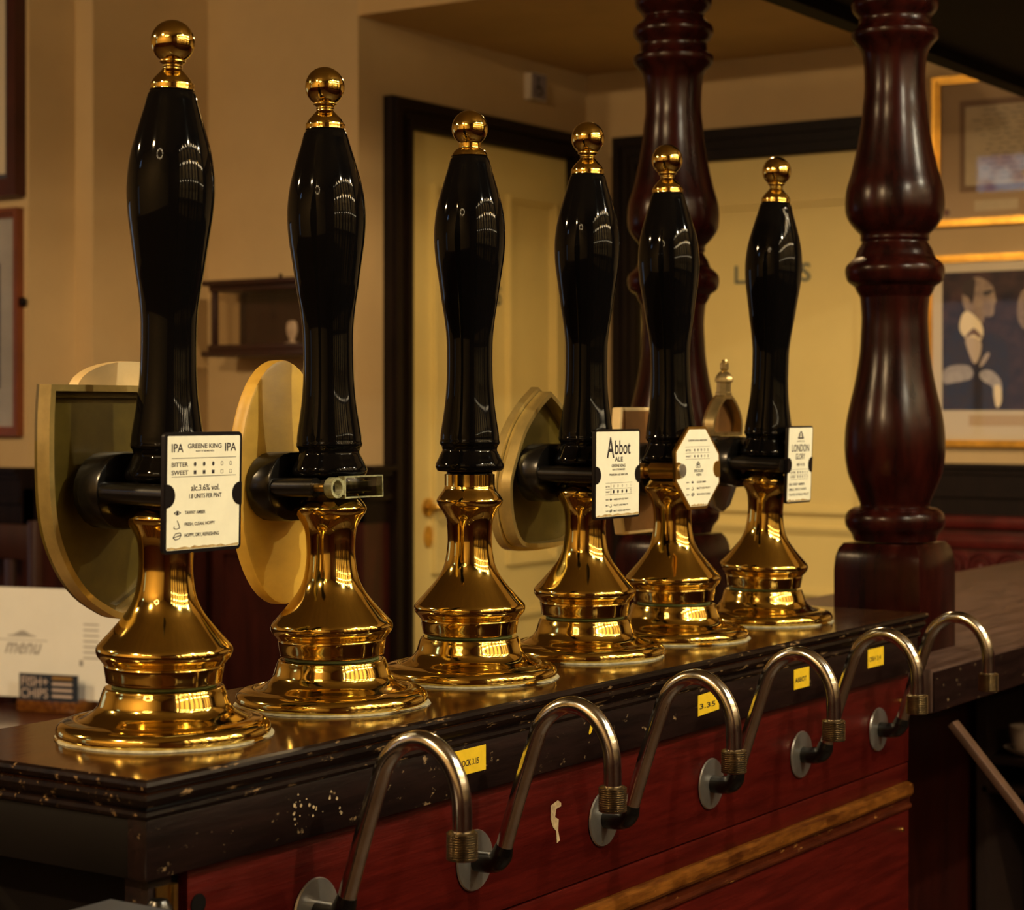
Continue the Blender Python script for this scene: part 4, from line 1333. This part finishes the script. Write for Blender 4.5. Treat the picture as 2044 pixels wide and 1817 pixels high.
st = tag(empty('carved_settle', (0.10, 3.60, FLOOR)), 'dark red settle with a row of carved roundels against the back wall panelling', 'bench')
SZ = -FLOOR
MB().box(-1.02, 1.1, 0.06, 0.10, 0.40, -0.03 + SZ).build('settle_back', M['carved'], st, bevel=0.003)
MB().box(-1.04, 1.12, 0.035, 0.115, -0.045 + SZ, -0.015 + SZ).build('top_rail', M['carved'], st, bevel=0.006)
MB().box(-1.04, 1.12, 0.045, 0.10, -0.095 + SZ, -0.065 + SZ).build('bead_rail', M['carved'], st, bevel=0.004)
for k in range(28):
    x = -0.985 + k * 0.072
    ro = MB()
    for R in (0.034, 0.022):
        ro.tube([(x + R * math.cos(a * math.pi / 12), 0.056, -0.140 + SZ + R * math.sin(a * math.pi / 12)) for a in range(25)], 0.0045, 6, cap=False)
    ro.lathe([(0.010, -0.058), (0.008, -0.050), (0.001, -0.046)], 10, axis='y', origin=(x, 0, -0.140 + SZ))
    ro.v = [(a, -b if abs(b + 0.052) < 0.012 and b < 0 else b, c_) for a, b, c_ in ro.v]
    ro.build('roundel', M['carved'], st, angle=60)
MB().box(-1.02, 1.1, -0.32, 0.06, 0.40, 0.46).build('seat', M['plum'], st, bevel=0.01)
for x in (-0.98, 1.06):
    for y in (-0.28, 0.08):
        MB().box(x - 0.03, x + 0.03, y - 0.02, y + 0.02, 0, 0.40).build('leg', M['carved'], st, bevel=0.003)

# ------------------------------------------------------------------ under the bar: brace, shelves, cup
br = MB()
A_, B_ = Vector((0.133, 1.26, -0.142)), Vector((0.36, 1.26, -0.40))
dv = (B_ - A_).normalized()
nv = Vector((-dv.z, 0, dv.x)) * 0.0045
hv = Vector((0, 0.010, 0))
vs = [A_ + nv - hv, A_ - nv - hv, A_ - nv + hv, A_ + nv + hv, B_ + nv - hv, B_ - nv - hv, B_ - nv + hv, B_ + nv + hv]
br.add(vs, [(0, 1, 2, 3), (4, 7, 6, 5), (0, 4, 5, 1), (1, 5, 6, 2), (2, 6, 7, 3), (3, 7, 4, 0)])
br.box(0.345, 0.375, 1.245, 1.275, FLOOR, -0.385)
tag(br.build('wooden_brace', M['bracewood'], bevel=0.001), 'slanting raw wooden brace under the chipped edge of the bar top', 'brace')
sh_ = tag(empty('bar_shelving', (-0.04, 2.66, FLOOR)), 'dark shelf unit under the far end of the bar top', 'shelf')
MB().box(-0.26, 0.50, 0.04, 0.06, 0, 0.93).build('back_board', M['black_and_shade'], sh_, angle=0)
for z in (0.72, 0.665, 0.35):
    MB().box(-0.26, 0.50, -0.16, 0.04, z - 0.012, z).build('shelf_board', M['shelfwood'], sh_, bevel=0.001)
for x in (-0.26, 0.48):
    MB().box(x - 0.01, x + 0.01, -0.16, 0.04, 0, 0.93).build('upright', M['shelfwood'], sh_, angle=0)
cp = tag(empty('cup_and_saucer', (-0.235, 2.555, 0.7203 + FLOOR)), 'pale china cup on a saucer on the dark shelf under the bar', 'cup')
MB().lathe(cr([(0.012, 0), (0.02, 0.002), (0.034, 0.010), (0.040, 0.016), (0.036, 0.014), (0.012, 0.006)], 3), 28).build('saucer', M['glassware'], cp)
MB().lathe(cr([(0.012, 0.008), (0.018, 0.012), (0.026, 0.030), (0.030, 0.052), (0.028, 0.052), (0.020, 0.020), (0.003, 0.016)], 3), 28).build('cup', M['glassware'], cp)

# ------------------------------------------------------------------ lamps and the back bar behind the photographer
LAMP_E = 1.0


def pendant(x, y, z, watts, label, rad=0.045, up=0.02, col=WARM):
    root = tag(empty('pendant_lamp', (x, y, z)), label, 'lamp', 'pendant lamps over the room')
    MB().tube([(0, 0, 0.10), (0, 0, CEIL - z)], 0.004, 8).build('cord', M['black_satin'], root)
    MB().lathe([(0.012, 0.125), (0.05, 0.115), (0.10, 0.075), (0.135, 0.02), (0.132, 0.02), (0.098, 0.072), (0.048, 0.110), (0.012, 0.118)], 28,
               cap=False).build('shade', M['shade'], root)
    L = bpy.data.lights.new('bulb_light', 'POINT')
    L.energy = watts * LAMP_E
    L.color = col
    L.shadow_soft_size = rad
    lo = bpy.data.objects.new('bulb_light', L)
    COL.objects.link(lo)
    lo.parent = root
    lo.location = (0, 0, up)
    return root


pendant(-0.35, -1.75, 1.45, 135, 'dark shaded pendant lamp hanging over the bar end')
pendant(-2.25, -1.0, 1.40, 98, 'dark shaded pendant lamp added unseen to light the left walls')  # unseen lamp added as light for the left walls
pendant(-0.75, 2.2, 1.09, 36, 'dark shaded pendant lamp added above the view to brighten the lobby doors', 0.02, 0.055)  # unseen lamp added so the lower lobby doors are brighter
pendant(1.55, 0.25, 1.30, 60, 'dark shaded pendant lamp over the serving side, nearer the bar end', 0.02, 0.054, (1.0, 0.90, 0.66))
pendant(1.55, 1.45, 1.30, 45, 'dark shaded pendant lamp over the serving side, nearer the back wall', 0.02, 0.054, (1.0, 0.90, 0.66))

bb = tag(empty('back_bar', (2.34, 0.6, FLOOR)), 'wooden back bar with lit shelves and rows of globe bulbs on the serving side', 'back bar')
Z = lambda z: z - FLOOR
MB().box(-0.45, 0, -1.7, 1.9, 0, 0.90).build('counter', M['chairwood'], bb, bevel=0.005)
for k in range(9):
    MB().box(-0.02, 0, -1.66 + k * 0.40, -1.42 + k * 0.40, Z(0.0), Z(1.62)).build('streak_panel', M['backpanel'], bb, angle=0)  # unseen cream panels, spaced to put streaks into the brass reflections
for z in (0.30, 0.74, 1.18):
    MB().box(-0.24, -0.02, -1.7, 1.9, Z(z), Z(z) + 0.025).build('shelf', M['chairwood'], bb, bevel=0.002)
for y in (-1.7, -0.5, 0.7, 1.86):
    MB().box(-0.26, 0, y, y + 0.04, 0.90, Z(1.78)).build('pilaster', M['chairwood'], bb, bevel=0.003)
MB().box(-0.30, 0, -1.72, 1.92, Z(1.62), Z(1.80)).build('cornice', M['chairwood'], bb, bevel=0.01)
spot = None
for z in (0.74, 1.18, 1.62):
    for k in range(12):
        y = -1.45 + k * 0.28
        if spot is None:
            o = MB().lathe([(0.016, -0.012), (0.018, 0.0)], 12).build('shelf_spot', M['led'], bb)
            spot = o.data
        else:
            o = bpy.data.objects.new('shelf_spot', spot)
            COL.objects.link(o)
            o.parent = bb
        o.location = (-0.16, y, Z(z) - 0.0005)
bulb_me = None
for z, n in ((1.10, 8), (1.56, 8)):
    for k in range(n):
        y = -1.0 + k * 0.34
        if bulb_me is None:
            o = MB().lathe([(0.0001, -0.024), (0.012, -0.021), (0.021, -0.012), (0.024, 0), (0.021, 0.012), (0.012, 0.021), (0.008, 0.035)], 14).build(
                'globe_bulb', M['bulb'], bb)
            bulb_me = o.data
        else:
            o = bpy.data.objects.new('globe_bulb', bulb_me)
            COL.objects.link(o)
            o.parent = bb
        o.location = (-0.33, y, Z(z))
MB().box(-0.345, -0.315, -1.1, 1.5, Z(1.135), Z(1.150)).build('bulb_rail', M['brass_dull'], bb, angle=0)
MB().box(-0.345, -0.315, -1.1, 1.5, Z(1.595), Z(1.610)).build('bulb_rail', M['brass_dull'], bb, angle=0)

chd = tag(empty('sparkle_ring', (0.45, -2.2, 1.42)), 'unseen brass ring of twelve small bulbs added for sparkle in the pumps', 'lamp')  # added out of view, its bulbs give the brass small glints
MB().tube([(0.32 * math.cos(k * math.pi / 18), 0.32 * math.sin(k * math.pi / 18), 0) for k in range(37)], 0.010, 10, cap=False).build('ring', M['brass_dull'], chd)
MB().tube([(0, 0, 0.12), (0, 0, CEIL - 1.42)], 0.008, 10).build('stem', M['brass_dull'], chd)
for k in range(4):
    a = k * math.pi / 2
    MB().tube([(0, 0, 0.14), (0.32 * math.cos(a), 0.32 * math.sin(a), 0.006)], 0.005, 8).build('arm', M['brass_dull'], chd)
for k in range(12):
    a = k * math.pi / 6
    o = bpy.data.objects.new('bulb', bulb_me)
    COL.objects.link(o)
    o.parent = chd
    o.scale = (0.7, 0.7, -0.7)
    o.location = (0.32 * math.cos(a), 0.32 * math.sin(a), 0.035)

# wall television
tv = tag(empty('television', (-3.10, YMIN, 1.67)), 'wall television showing a bright blue match, high on the front wall', 'television')
MB().box(-0.275, 0.275, 0.0, 0.05, -0.125, 0.125).build('tv_case', M['black_satin'], tv, bevel=0.004)
m = emit_mat('tv_picture', (0.3, 0.5, 1.0), 5.0)
nt = m.node_tree
n = nt.nodes.new('ShaderNodeTexNoise')
n.inputs['Scale'].default_value = 9
rmp = nt.nodes.new('ShaderNodeValToRGB')
rmp.color_ramp.elements[0].position = 0.42
rmp.color_ramp.elements[1].position = 0.62
rmp.color_ramp.elements[0].color = (0.03, 0.06, 0.35, 1)
rmp.color_ramp.elements[1].color = (0.55, 0.80, 1.0, 1)
tcn = nt.nodes.new('ShaderNodeTexCoord')
nt.links.new(tcn.outputs['Object'], n.inputs['Vector'])
nt.links.new(n.outputs['Fac'], rmp.inputs['Fac'])
nt.links.new(rmp.outputs[0], nt.nodes['Emission'].inputs[0])
MB().box(-0.262, 0.262, 0.05, 0.052, -0.102, 0.112).build('screen', m, tv, angle=0)
